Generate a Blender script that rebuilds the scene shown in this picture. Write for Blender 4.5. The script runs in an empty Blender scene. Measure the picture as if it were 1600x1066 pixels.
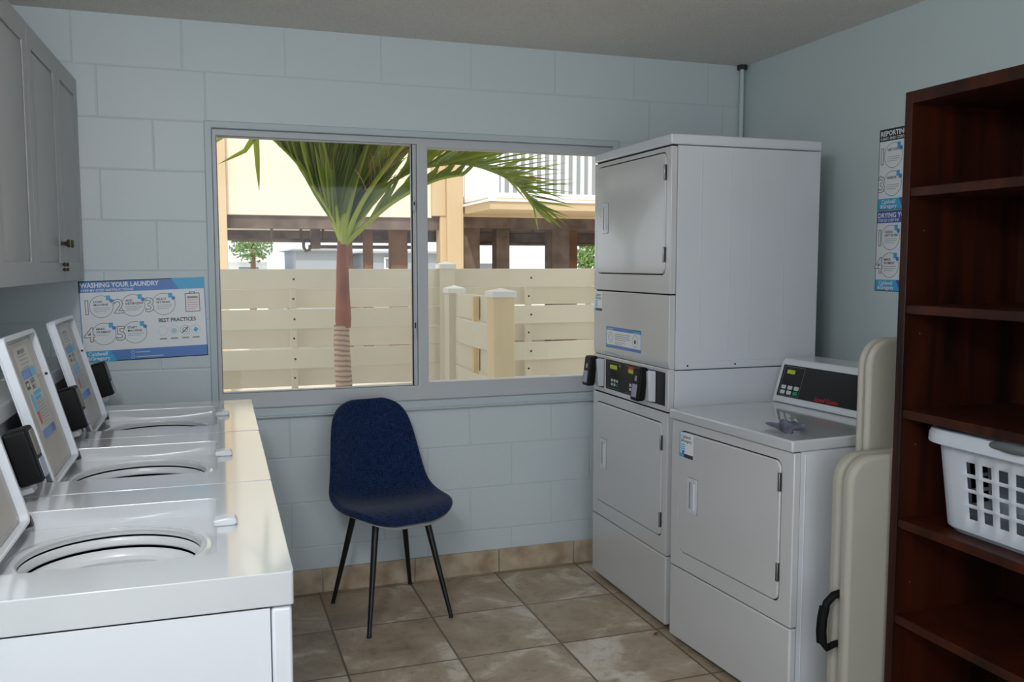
import bpy, bmesh, math, random
from mathutils import Vector, Matrix
random.seed(7)
C = bpy.context.scene.collection
PI = math.pi

# ------------------------------------------------------------------ camera, world, lights, exposure
sc = bpy.context.scene
cd = bpy.data.cameras.new('camera'); cam = bpy.data.objects.new('camera', cd); C.objects.link(cam)
F, YAW, PIT = 1389.53, 0.3330, -0.0861
cd.sensor_width = 36.0; cd.lens = F * 36.0 / 1600.0
cd.clip_start = 0.02; cd.clip_end = 200
cam.location = (0.4643, -3.9149, 1.4527)
cam.rotation_euler = (PI/2 + PIT, 0, -YAW)
sc.camera = cam
sc.view_settings.view_transform = 'Standard'
sc.view_settings.look = 'None'
sc.view_settings.gamma = 1.0
sc.view_settings.use_curve_mapping = False
sc.view_settings.exposure = 0.74

w = bpy.data.worlds.new('sky'); sc.world = w; w.use_nodes = True
bg = w.node_tree.nodes['Background']
bg.inputs[0].default_value = (0.88, 0.94, 1.0, 1); bg.inputs[1].default_value = 0.88

def lamp(name, kind, loc, energy, color, direction=None, **kw):
    l = bpy.data.lights.new(name, kind); l.energy = energy; l.color = color
    for k, v in kw.items(): setattr(l, k, v)
    o = bpy.data.objects.new(name, l); C.objects.link(o); o.location = loc
    if direction is not None: o.rotation_euler = Vector(direction).to_track_quat('-Z', 'Y').to_euler()
    return o
lamp('sun', 'SUN', (0, -6, 12), 1.22, (1.0, 0.93, 0.82), (0.22, 0.62, -0.75), angle=0.01)
# daylight coming in through the open doorway behind the camera
lamp('doorway_daylight', 'AREA', (1.30, -5.45, 1.14), 8.5, (0.62, 0.80, 1.0), (0, 1, 0.0), shape='RECTANGLE', size=3.1, size_y=2.2)

# added fill lights, unseen behind the camera; their invented fixture is built further down
for ly in (-3.10, -3.65): lamp('fill_lamp', 'POINT', (0.15, ly, 2.22), 16.5, (0.95, 0.975, 1.0), shadow_soft_size=0.11)

# ------------------------------------------------------------------ materials
def lin(c):
    return tuple(((x/255.0)/12.92 if x/255.0 <= 0.04045 else ((x/255.0+0.055)/1.055)**2.4) for x in c) + (1,)
MATS = {}
def mat(name, rgb, rough=0.5, spec=0.5, metal=0.0, coat=0.0, noise=None, bump=None, sub=0.0, emis=None, c2=None):
    """noise=(scale, amount) mixes towards c2 ; bump=(scale, strength, dist)"""
    m = bpy.data.materials.new(name); m.use_nodes = True
    nt = m.node_tree; b = nt.nodes['Principled BSDF']
    col = lin(rgb)
    b.inputs['Base Color'].default_value = col
    b.inputs['Roughness'].default_value = rough
    b.inputs['Specular IOR Level'].default_value = spec
    b.inputs['Metallic'].default_value = metal
    b.inputs['Coat Weight'].default_value = coat
    b.inputs['Coat Roughness'].default_value = 0.08
    geo = None
    if noise or bump:
        geo = nt.nodes.new('ShaderNodeTexCoord')
    if noise:
        n = nt.nodes.new('ShaderNodeTexNoise'); n.inputs['Scale'].default_value = noise[0]; n.inputs['Detail'].default_value = 5
        nt.links.new(geo.outputs['Object'], n.inputs['Vector'])
        r = nt.nodes.new('ShaderNodeMapRange'); r.inputs[1].default_value = 0.35; r.inputs[2].default_value = 0.68
        r.inputs[4].default_value = noise[1]
        nt.links.new(n.outputs['Fac'], r.inputs[0])
        mx = nt.nodes.new('ShaderNodeMix'); mx.data_type = 'RGBA'
        mx.inputs[6].default_value = col; mx.inputs[7].default_value = lin(c2 if c2 else tuple(int(x*0.7) for x in rgb))
        nt.links.new(r.outputs[0], mx.inputs[0]); nt.links.new(mx.outputs[2], b.inputs['Base Color'])
    if bump:
        n = nt.nodes.new('ShaderNodeTexNoise'); n.inputs['Scale'].default_value = bump[0]; n.inputs['Detail'].default_value = 4
        nt.links.new(geo.outputs['Object'], n.inputs['Vector'])
        bp = nt.nodes.new('ShaderNodeBump'); bp.inputs['Strength'].default_value = bump[1]; bp.inputs['Distance'].default_value = bump[2]
        nt.links.new(n.outputs['Fac'], bp.inputs['Height']); nt.links.new(bp.outputs[0], b.inputs['Normal'])
    if emis:
        b.inputs['Emission Color'].default_value = lin(emis[0]); b.inputs['Emission Strength'].default_value = emis[1]
    MATS[name] = m
    return m

def M(nt, op, a, b=None, c=None):
    n = nt.nodes.new('ShaderNodeMath'); n.operation = op
    for i, v in enumerate((a, b, c)):
        if v is None: continue
        if isinstance(v, (int, float)): n.inputs[i].default_value = v
        else: nt.links.new(v, n.inputs[i])
    return n.outputs[0]

def block_wall_material():
    m = mat('painted_block', (202, 212, 216), 0.42, 0.45)
    nt = m.node_tree; b = nt.nodes['Principled BSDF']
    g = nt.nodes.new('ShaderNodeNewGeometry'); s = nt.nodes.new('ShaderNodeSeparateXYZ')
    nt.links.new(g.outputs['Position'], s.inputs[0])
    X, Z = s.outputs[0], s.outputs[2]
    H, B_, z0 = 0.2032, 0.4064, 2.238
    rowf = M(nt, 'DIVIDE', M(nt, 'SUBTRACT', z0 + H, Z), H)          # 0 top row, 1 = below first joint
    row = M(nt, 'FLOOR', rowf)
    par = M(nt, 'MODULO', M(nt, 'ADD', row, 1.0), 2.0)               # odd rows: 0
    off = M(nt, 'ADD', M(nt, 'MULTIPLY', par, 0.2032), 0.084)
    top = M(nt, 'LESS_THAN', row, 0.5)
    low = M(nt, 'GREATER_THAN', row, 7.5)
    off = M(nt, 'MULTIPLY', off, M(nt, 'SUBTRACT', 1.0, top))
    off = M(nt, 'ADD', off, M(nt, 'MULTIPLY', low, 0.105))
    xb = M(nt, 'DIVIDE', M(nt, 'SUBTRACT', X, off), B_)
    fx = M(nt, 'MULTIPLY', M(nt, 'PINGPONG', xb, 0.5), B_)           # distance to vertical joint
    fz = M(nt, 'MULTIPLY', M(nt, 'PINGPONG', rowf, 0.5), H)
    # lintel above the window has no vertical joints
    lint = M(nt, 'MULTIPLY', M(nt, 'MULTIPLY', M(nt, 'GREATER_THAN', X, 0.5), M(nt, 'LESS_THAN', X, 2.3)),
             M(nt, 'MULTIPLY', M(nt, 'GREATER_THAN', row, 0.5), M(nt, 'LESS_THAN', row, 1.5)))
    fx = M(nt, 'ADD', fx, lint)
    wob = nt.nodes.new('ShaderNodeTexNoise'); wob.inputs['Scale'].default_value = 9; wob.inputs['Detail'].default_value = 3
    nt.links.new(g.outputs['Position'], wob.inputs['Vector'])
    jit = M(nt, 'MULTIPLY', M(nt, 'SUBTRACT', wob.outputs['Fac'], 0.5), 0.006)
    d = M(nt, 'ADD', M(nt, 'MINIMUM', fx, fz), jit)
    gr = nt.nodes.new('ShaderNodeMapRange'); gr.interpolation_type = 'SMOOTHSTEP'
    gr.inputs[1].default_value = 0.0; gr.inputs[2].default_value = 0.0065
    nt.links.new(d, gr.inputs[0])
    n = nt.nodes.new('ShaderNodeTexNoise'); n.inputs['Scale'].default_value = 55; n.inputs['Detail'].default_value = 6
    nt.links.new(g.outputs['Position'], n.inputs['Vector'])
    hgt = M(nt, 'ADD', M(nt, 'MULTIPLY', gr.outputs[0], 1.0), M(nt, 'MULTIPLY', n.outputs['Fac'], 0.35))
    hgt = M(nt, 'ADD', hgt, M(nt, 'MULTIPLY', wob.outputs['Fac'], 0.9))
    bp = nt.nodes.new('ShaderNodeBump'); bp.inputs['Strength'].default_value = 0.5; bp.inputs['Distance'].default_value = 0.003
    nt.links.new(hgt, bp.inputs['Height']); nt.links.new(bp.outputs[0], b.inputs['Normal'])
    mx = nt.nodes.new('ShaderNodeMix'); mx.data_type = 'RGBA'
    mx.inputs[6].default_value = lin((196, 207, 211)); mx.inputs[7].default_value = lin((202, 212, 216))
    nt.links.new(gr.outputs[0], mx.inputs[0]); nt.links.new(mx.outputs[2], b.inputs['Base Color'])
    return m

def tile_floor_material():
    m = mat('stone_tile', (170, 150, 128), 0.32, 0.4)
    nt = m.node_tree; b = nt.nodes['Principled BSDF']
    g = nt.nodes.new('ShaderNodeNewGeometry'); s = nt.nodes.new('ShaderNodeSeparateXYZ')
    nt.links.new(g.outputs['Position'], s.inputs[0])
    T = 0.4081
    ux = M(nt, 'DIVIDE', M(nt, 'SUBTRACT', s.outputs[0], 0.909), T)
    uy = M(nt, 'DIVIDE', M(nt, 'SUBTRACT', s.outputs[1], -0.4436), T)
    dx = M(nt, 'MULTIPLY', M(nt, 'PINGPONG', ux, 0.5), T); dy = M(nt, 'MULTIPLY', M(nt, 'PINGPONG', uy, 0.5), T)
    d = M(nt, 'MINIMUM', dx, dy)
    gr = nt.nodes.new('ShaderNodeMapRange'); gr.inputs[1].default_value = 0.0025; gr.inputs[2].default_value = 0.0055
    nt.links.new(d, gr.inputs[0])
    cb = nt.nodes.new('ShaderNodeCombineXYZ')
    nt.links.new(M(nt, 'FLOOR', ux), cb.inputs[0]); nt.links.new(M(nt, 'FLOOR', uy), cb.inputs[1])
    wn = nt.nodes.new('ShaderNodeTexWhiteNoise'); wn.noise_dimensions = '3D'; nt.links.new(cb.outputs[0], wn.inputs['Vector'])
    off = nt.nodes.new('ShaderNodeVectorMath'); off.operation = 'MULTIPLY_ADD'
    nt.links.new(wn.outputs['Color'], off.inputs[0]); off.inputs[1].default_value = (7, 7, 7); nt.links.new(g.outputs['Position'], off.inputs[2])
    n1 = nt.nodes.new('ShaderNodeTexNoise'); n1.inputs['Scale'].default_value = 3.6; n1.inputs['Detail'].default_value = 8; n1.inputs['Roughness'].default_value = 0.6; n1.inputs['Distortion'].default_value = 0.7
    n2 = nt.nodes.new('ShaderNodeTexNoise'); n2.inputs['Scale'].default_value = 26; n2.inputs['Detail'].default_value = 8; n2.inputs['Roughness'].default_value = 0.7
    nt.links.new(off.outputs[0], n1.inputs['Vector']); nt.links.new(off.outputs[0], n2.inputs['Vector'])
    cr = nt.nodes.new('ShaderNodeValToRGB'); e = cr.color_ramp.elements
    e[0].position = 0.34; e[0].color = lin((150, 134, 112)); e[1].position = 0.70; e[1].color = lin((222, 214, 202))
    q = e.new(0.46); q.color = lin((172, 153, 130)); q = e.new(0.54); q.color = lin((184, 167, 146)); q = e.new(0.60); q.color = lin((210, 198, 180))
    nt.links.new(n1.outputs['Fac'], cr.inputs[0])
    sp = nt.nodes.new('ShaderNodeMapRange'); sp.inputs[1].default_value = 0.52; sp.inputs[2].default_value = 0.72; sp.inputs[4].default_value = 0.5
    nt.links.new(n2.outputs['Fac'], sp.inputs[0])
    mx = nt.nodes.new('ShaderNodeMix'); mx.data_type = 'RGBA'; mx.inputs[7].default_value = lin((112, 88, 64))
    nt.links.new(sp.outputs[0], mx.inputs[0]); nt.links.new(cr.outputs[0], mx.inputs[6])
    mg = nt.nodes.new('ShaderNodeMix'); mg.data_type = 'RGBA'; mg.inputs[6].default_value = lin((112, 97, 80))
    nt.links.new(gr.outputs[0], mg.inputs[0]); nt.links.new(mx.outputs[2], mg.inputs[7])
    nt.links.new(mg.outputs[2], b.inputs['Base Color'])
    bp = nt.nodes.new('ShaderNodeBump'); bp.inputs['Strength'].default_value = 0.5; bp.inputs['Distance'].default_value = 0.0015
    nt.links.new(M(nt, 'ADD', gr.outputs[0], M(nt, 'MULTIPLY', n2.outputs['Fac'], 0.25)), bp.inputs['Height'])
    nt.links.new(bp.outputs[0], b.inputs['Normal'])
    return m

def glass_material():
    m = bpy.data.materials.new('window_glass'); m.use_nodes = True; nt = m.node_tree
    for n in list(nt.nodes): nt.nodes.remove(n)
    o = nt.nodes.new('ShaderNodeOutputMaterial'); t = nt.nodes.new('ShaderNodeBsdfTransparent'); g = nt.nodes.new('ShaderNodeBsdfGlossy')
    g.inputs['Roughness'].default_value = 0.01; t.inputs[0].default_value = (0.97, 0.98, 0.97, 1)
    fr = nt.nodes.new('ShaderNodeFresnel'); fr.inputs[0].default_value = 1.45
    mx = nt.nodes.new('ShaderNodeMixShader'); nt.links.new(fr.outputs[0], mx.inputs[0]); nt.links.new(t.outputs[0], mx.inputs[1]); nt.links.new(g.outputs[0], mx.inputs[2])
    nt.links.new(mx.outputs[0], o.inputs[0]); MATS['window_glass'] = m
    return m

def wood_material():
    m = mat('dark_wood', (66, 24, 12), 0.45, 0.3)
    nt = m.node_tree; b = nt.nodes['Principled BSDF']
    g = nt.nodes.new('ShaderNodeTexCoord'); mp = nt.nodes.new('ShaderNodeMapping'); mp.inputs['Scale'].default_value = (9, 9, 0.7)
    nt.links.new(g.outputs['Object'], mp.inputs[0])
    n = nt.nodes.new('ShaderNodeTexNoise'); n.inputs['Scale'].default_value = 1.6; n.inputs['Detail'].default_value = 6; n.inputs['Distortion'].default_value = 0.5
    nt.links.new(mp.outputs[0], n.inputs['Vector'])
    cr = nt.nodes.new('ShaderNodeValToRGB'); e = cr.color_ramp.elements
    e[0].position = 0.3; e[0].color = lin((24, 9, 4)); e[1].position = 0.72; e[1].color = lin((72, 27, 10))
    nt.links.new(n.outputs['Fac'], cr.inputs[0]); nt.links.new(cr.outputs[0], b.inputs['Base Color'])
    return m

def fabric_material():
    m = mat('navy_fabric', (24, 44, 92), 0.95, 0.15)
    nt = m.node_tree; b = nt.nodes['Principled BSDF']; b.inputs['Sheen Weight'].default_value = 0.12
    g = nt.nodes.new('ShaderNodeTexCoord')
    hs = []
    for sc_ in ((60, 60, 420), (420, 60, 60)):
        mp = nt.nodes.new('ShaderNodeMapping'); mp.inputs['Scale'].default_value = sc_
        nt.links.new(g.outputs['Object'], mp.inputs[0])
        n = nt.nodes.new('ShaderNodeTexNoise'); n.inputs['Scale'].default_value = 1.0; n.inputs['Detail'].default_value = 2
        nt.links.new(mp.outputs[0], n.inputs['Vector']); hs.append(n.outputs['Fac'])
    f = M(nt, 'MULTIPLY', M(nt, 'ADD', hs[0], hs[1]), 0.5)
    cr = nt.nodes.new('ShaderNodeValToRGB'); e = cr.color_ramp.elements
    e[0].position = 0.38; e[0].color = lin((9, 18, 42)); e[1].position = 0.64; e[1].color = lin((34, 56, 98))
    nt.links.new(f, cr.inputs[0]); nt.links.new(cr.outputs[0], b.inputs['Base Color'])
    bp = nt.nodes.new('ShaderNodeBump'); bp.inputs['Strength'].default_value = 0.6; bp.inputs['Distance'].default_value = 0.002
    nt.links.new(f, bp.inputs['Height']); nt.links.new(bp.outputs[0], b.inputs['Normal'])
    return m

def trunk_material():
    m = mat('palm_trunk', (150, 118, 98), 0.9, 0.2)
    nt = m.node_tree; b = nt.nodes['Principled BSDF']
    g = nt.nodes.new('ShaderNodeNewGeometry'); s = nt.nodes.new('ShaderNodeSeparateXYZ'); nt.links.new(g.outputs['Position'], s.inputs[0])
    n = nt.nodes.new('ShaderNodeTexNoise'); n.inputs['Scale'].default_value = 8; n.inputs['Detail'].default_value = 5
    nt.links.new(g.outputs['Position'], n.inputs['Vector'])
    z = M(nt, 'ADD', M(nt, 'MULTIPLY', s.outputs[2], 34.0), M(nt, 'MULTIPLY', n.outputs['Fac'], 1.4))
    r = M(nt, 'PINGPONG', z, 0.5)
    cr = nt.nodes.new('ShaderNodeValToRGB'); e = cr.color_ramp.elements
    e[0].position = 0.04; e[0].color = lin((128, 98, 82)); e[1].position = 0.45; e[1].color = lin((190, 164, 146))
    q = e.new(0.14); q.color = lin((170, 140, 122))
    nt.links.new(r, cr.inputs[0]); nt.links.new(cr.outputs[0], b.inputs['Base Color'])
    return m

block_wall_material(); tile_floor_material(); glass_material(); wood_material(); fabric_material(); trunk_material()
mat('plain_wall', (200, 212, 214), 0.5, 0.4, bump=(40, 0.2, 0.002), noise=(2.0, 0.4), c2=(196, 208, 210))
mat('popcorn', (243, 238, 232), 0.95, 0.1, bump=(170, 0.9, 0.006), noise=(150, 0.8), c2=(222, 217, 210))
mat('trim_paint', (186, 198, 204), 0.4, 0.4, bump=(30, 0.15, 0.001))
mat('frame_metal', (190, 192, 196), 0.4, 0.5)
mat('rubber', (40, 42, 44), 0.7)
mat('travertine', (198, 182, 158), 0.4, 0.4, noise=(11, 0.9), c2=(150, 124, 98), bump=(60, 0.3, 0.001))
mat('enamel', (216, 219, 226), 0.22, 0.5, coat=0.25, noise=(3, 0.25), c2=(205, 208, 216))
mat('enamel_top', (200, 202, 206), 0.10, 0.6, coat=0.8)
mat('enamel_warm', (206, 206, 208), 0.2, 0.5, coat=0.45)
mat('enamel_grey', (176, 176, 178), 0.3, 0.5, coat=0.2)
mat('galvanised', (176, 172, 166), 0.35, 0.5, metal=0.35, noise=(14, 0.4), c2=(158, 152, 146))
mat('drum_plastic', (206, 208, 212), 0.3, 0.5, coat=0.2)
mat('drum_steel', (178, 180, 184), 0.35, 0.5, metal=0.2)
mat('gap_black', (16, 17, 19), 0.8, 0.1)
mat('panel_black', (10, 10, 12), 0.3, 0.3)
mat('reader_black', (12, 12, 13), 0.55, 0.25)
mat('reader_grey', (112, 110, 108), 0.5)
mat('reader_screen', (150, 155, 175), 0.3)
mat('key_white', (200, 205, 205), 0.5)
mat('key_green', (20, 140, 90), 0.5)
mat('led_yellow', (190, 200, 40), 0.5)
mat('red_ink', (200, 36, 30), 0.5)
mat('chrome', (150, 150, 152), 0.25, 0.5, metal=1.0)
mat('brass', (120, 108, 84), 0.3, 0.5, metal=1.0)
mat('hinge_dark', (84, 80, 78), 0.4, 0.5, metal=0.7)
mat('cabinet_paint', (176, 176, 176), 0.4, 0.4)
mat('table_plastic', (176, 172, 160), 0.55, 0.4, bump=(220, 0.25, 0.001))
mat('black_plastic', (10, 10, 11), 0.6, 0.2)
mat('basket_white', (198, 203, 214), 0.4, 0.4)
mat('basket_grey', (92, 94, 98), 0.6)
mat('leg_metal', (16, 16, 18), 0.35, 0.5)
mat('shell_grey', (150, 150, 152), 0.6)
mat('sock_cloth', (74, 76, 92), 0.95, 0.1, bump=(120, 0.8, 0.003), noise=(18, 1.0), c2=(128, 128, 140))
mat('vinyl', (220, 211, 193), 0.5, 0.3, noise=(1.2, 0.4), c2=(212, 201, 180))
mat('vinyl_white', (232, 228, 222), 0.5, 0.3)
mat('vinyl_tan', (226, 202, 166), 0.55, 0.3)
mat('crownshaft', (150, 88, 62), 0.6, 0.3, noise=(7, 0.9), c2=(120, 62, 46))
mat('petiole', (158, 168, 66), 0.55, 0.3)
def leaf_mat(name, rgb, c2, trans):
    m = mat(name, rgb, 0.5, 0.35, noise=(5, 1.0), c2=c2); nt = m.node_tree
    b = nt.nodes['Principled BSDF']; o = [n for n in nt.nodes if n.type == 'OUTPUT_MATERIAL'][0]
    t = nt.nodes.new('ShaderNodeBsdfTranslucent'); t.inputs[0].default_value = lin(trans)
    mx = nt.nodes.new('ShaderNodeMixShader'); mx.inputs[0].default_value = 0.4
    nt.links.new(b.outputs[0], mx.inputs[1]); nt.links.new(t.outputs[0], mx.inputs[2]); nt.links.new(mx.outputs[0], o.inputs[0])
leaf_mat('leaflet', (122, 138, 66), (84, 104, 42), (176, 190, 60))
leaf_mat('leaflet_dry', (176, 136, 104), (130, 104, 66), (180, 140, 90))
mat('stucco', (232, 224, 206), 0.85, 0.2, bump=(14, 0.4, 0.01))
mat('stucco_tan', (212, 188, 154), 0.85, 0.2, bump=(14, 0.3, 0.01))
mat('beam_brown', (126, 110, 102), 0.9, 0.1, noise=(3, 0.9), c2=(84, 72, 66))
mat('pier_brown', (132, 100, 74), 0.9, 0.1, noise=(3, 0.8), c2=(96, 70, 52))
mat('rail_white', (244, 246, 250), 0.5)
mat('screen_grey', (150, 152, 152), 0.8)
mat('siding_grey', (160, 164, 170), 0.8)
mat('siding_blue', (128, 136, 150), 0.8)
mat('roof_white', (235, 235, 235), 0.8)
mat('foliage', (120, 150, 80), 0.8)
mat('gravel', (228, 222, 210), 0.95, 0.1, noise=(4, 0.8), c2=(206, 198, 182))
mat('concrete', (170, 168, 164), 0.9, 0.1, noise=(6, 0.6), c2=(150, 148, 144))
mat('sheet_white', (236, 238, 242), 0.35, 0.4)
mat('sheet_blue', (92, 136, 204), 0.35, 0.4)
mat('sheet_cyan', (78, 176, 222), 0.35, 0.4)
mat('sheet_navy', (76, 96, 178), 0.35, 0.4)
mat('sheet_black', (26, 30, 36), 0.4)
mat('sheet_grey', (150, 152, 150), 0.4)
mat('sheet_ink', (52, 58, 64), 0.4)
mat('sheet_pale', (178, 206, 222), 0.4)
mat('sheet_line', (128, 136, 132), 0.4)
mat('sheet_red', (190, 60, 80), 0.4)
mat('sheet_label', (196, 192, 186), 0.4)

# ------------------------------------------------------------------ mesh helpers
class MB:
    def __init__(s): s.v = []; s.f = []; s.mi = []; s.names = []
    def idx(s, name):
        if name not in s.names: s.names.append(name)
        return s.names.index(name)
    def add(s, verts, faces, m):
        o = len(s.v); i = s.idx(m)
        s.v += [tuple(v) for v in verts]
        for f in faces: s.f.append(tuple(o + k for k in f)); s.mi.append(i)
    def box(s, x0, x1, y0, y1, z0, z1, m, T=None):
        v = [(x, y, z) for z in (z0, z1) for y in (y0, y1) for x in (x0, x1)]
        if T: v = [T(Vector(p)) for p in v]
        s.add(v, [(0, 2, 3, 1), (4, 5, 7, 6), (0, 1, 5, 4), (2, 6, 7, 3), (0, 4, 6, 2), (1, 3, 7, 5)], m)
    def prism(s, pts, w0, w1, T, m, holes=()):
        """extrude 2D outline (with holes) between w0 and w1 ; T(u,v,w)->xyz"""
        bm = bmesh.new(); loops = []
        for lp in [pts] + list(holes):
            vs = [bm.verts.new((p[0], p[1], 0)) for p in lp]
            es = [bm.edges.new((vs[i], vs[(i+1) % len(vs)])) for i in range(len(vs))]
            loops.append((vs, es))
        bm.verts.index_update()
        if holes:
            bmesh.ops.triangle_fill(bm, use_beauty=True, use_dissolve=False, edges=[e for _, es in loops for e in es])
            caps = [[v.index for v in f.verts] for f in bm.faces]
        else:
            caps = [[v.index for v in loops[0][0]]]
        n = len(bm.verts); base = [(v.co.x, v.co.y) for v in bm.verts]
        # orientation of the caps: make them all face +w
        def area(ix):
            a = 0
            for i in range(len(ix)):
                p, q = base[ix[i]], base[ix[(i+1) % len(ix)]]; a += p[0]*q[1]-q[0]*p[1]
            return a
        caps = [c if area(c) > 0 else c[::-1] for c in caps]
        verts = [T(u, v, w0) for u, v in base] + [T(u, v, w1) for u, v in base]
        faces = [tuple(n + k for k in c) for c in caps] + [tuple(c[::-1]) for c in caps]
        for li, (vs, _) in enumerate(loops):
            ix = [v.index for v in vs]
            pos = area(ix) > 0
            if li > 0: pos = not pos
            for i in range(len(ix)):
                a, b = ix[i], ix[(i+1) % len(ix)]
                if not pos: a, b = b, a
                if li > 0 and False: a, b = b, a
                faces.append((a, b, n+b, n+a))
        bm.free(); s.add(verts, faces, m)
    def tube(s, pts, r, m, seg=10, cap=True):
        pts = [Vector(p) for p in pts]; n = len(pts)
        rs = r if isinstance(r, (list, tuple)) else [r]*n
        up = Vector((0, 0, 1)); rings = []
        prev = None
        for i, p in enumerate(pts):
            t = (pts[min(i+1, n-1)] - pts[max(i-1, 0)]).normalized()
            if prev is None:
                a = up.cross(t)
                if a.length < 0.05: a = Vector((1, 0, 0)).cross(t)
            else: a = prev - t*prev.dot(t)
            a.normalize(); prev = a; b = t.cross(a)
            rings.append([p + (a*math.cos(k*2*PI/seg) + b*math.sin(k*2*PI/seg))*rs[i] for k in range(seg)])
        v = [q for rg in rings for q in rg]; f = []
        for i in range(n-1):
            for k in range(seg):
                f.append((i*seg+k, i*seg+(k+1) % seg, (i+1)*seg+(k+1) % seg, (i+1)*seg+k))
        if cap: f.append(tuple(range(seg))[::-1]); f.append(tuple((n-1)*seg+k for k in range(seg)))
        s.add(v, f, m)
    def lathe(s, prof, c, m, seg=40, axis='z', closed=False):
        v = []; f = []; n = len(prof)
        for k in range(seg):
            a = k*2*PI/seg
            for r, h in prof:
                if axis == 'z': v.append((c[0]+r*math.cos(a), c[1]+r*math.sin(a), c[2]+h))
                elif axis == 'x': v.append((c[0]+h, c[1]+r*math.cos(a), c[2]+r*math.sin(a)))
        rng = n if closed else n-1
        for k in range(seg):
            for i in range(rng):
                j = (i+1) % n
                f.append((k*n+i, ((k+1) % seg)*n+i, ((k+1) % seg)*n+j, k*n+j))
        s.add(v, f, m)
    def build(s, name, parent=None, bevel=0.0, seg=2, smooth=True, solid=0.0, loc=None, recalc=True, sub=0):
        me = bpy.data.meshes.new(name); me.from_pydata(s.v, [], s.f)
        for n in s.names: me.materials.append(MATS[n])
        for p, i in zip(me.polygons, s.mi): p.material_index = i
        if recalc:
            bm = bmesh.new(); bm.from_mesh(me); bmesh.ops.recalc_face_normals(bm, faces=bm.faces); bm.to_mesh(me); bm.free()
        if smooth: me.shade_smooth()
        me.set_sharp_from_angle(angle=math.radians(38)) if smooth else None
        o = bpy.data.objects.new(name, me); C.objects.link(o)
        if parent: o.parent = parent
        if loc: o.location = loc
        if solid: mm = o.modifiers.new('solidify', 'SOLIDIFY'); mm.thickness = solid; mm.offset = 0
        if bevel:
            mm = o.modifiers.new('bevel', 'BEVEL'); mm.width = bevel; mm.segments = seg; mm.limit_method = 'ANGLE'; mm.angle_limit = math.radians(40)
            mm.harden_normals = False
        if sub: mm = o.modifiers.new('sub', 'SUBSURF'); mm.levels = sub; mm.render_levels = sub
        return o

def thing(name, label, cat, loc=(0, 0, 0), rotz=0, group=None):
    o = bpy.data.objects.new(name, None); C.objects.link(o); o.empty_display_size = 0.1
    o.location = loc; o.rotation_euler = (0, 0, rotz); o['label'] = label; o['category'] = cat
    if group: o['group'] = group
    return o
def tag(o, label, cat, group=None):
    o['label'] = label; o['category'] = cat
    if group: o['group'] = group
    return o
def struct(o): o['kind'] = 'structure'; return o

def rrect(u0, u1, v0, v1, r, n=5):
    pts = []
    for cx, cy, a0 in ((u1-r, v0+r, -PI/2), (u1-r, v1-r, 0), (u0+r, v1-r, PI/2), (u0+r, v0+r, PI)):
        for k in range(n+1):
            a = a0 + (PI/2)*k/n; pts.append((cx+r*math.cos(a), cy+r*math.sin(a)))
    return pts
def rect(u0, u1, v0, v1): return [(u0, v0), (u1, v0), (u1, v1), (u0, v1)]
def circ(cx, cy, r, n=40, ry=None): return [(cx+r*math.cos(2*PI*k/n), cy+(ry or r)*math.sin(2*PI*k/n)) for k in range(n)]
# plane maps
def TX(u, v, w): return (w, u, v)       # plate facing x, u=y v=z
def TY(u, v, w): return (u, w, v)       # plate facing y, u=x v=z
def TZ(u, v, w): return (u, v, w)

_tc = {}
def text_tris(txt, bold=0.0):
    k = (txt, bold)
    if k in _tc: return _tc[k]
    cu = bpy.data.curves.new('t', 'FONT'); cu.body = txt; cu.size = 1.0; cu.offset = bold; cu.resolution_u = 2; cu.fill_mode = 'FRONT'
    ob = bpy.data.objects.new('t', cu); C.objects.link(ob)
    dg = bpy.context.evaluated_depsgraph_get(); me = ob.evaluated_get(dg).to_mesh()
    v = [(p.co.x, p.co.y) for p in me.vertices]; f = [tuple(p.vertices) for p in me.polygons]
    ob.evaluated_get(dg).to_mesh_clear(); bpy.data.objects.remove(ob); bpy.data.curves.remove(cu)
    _tc[k] = (v, f); return v, f

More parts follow.
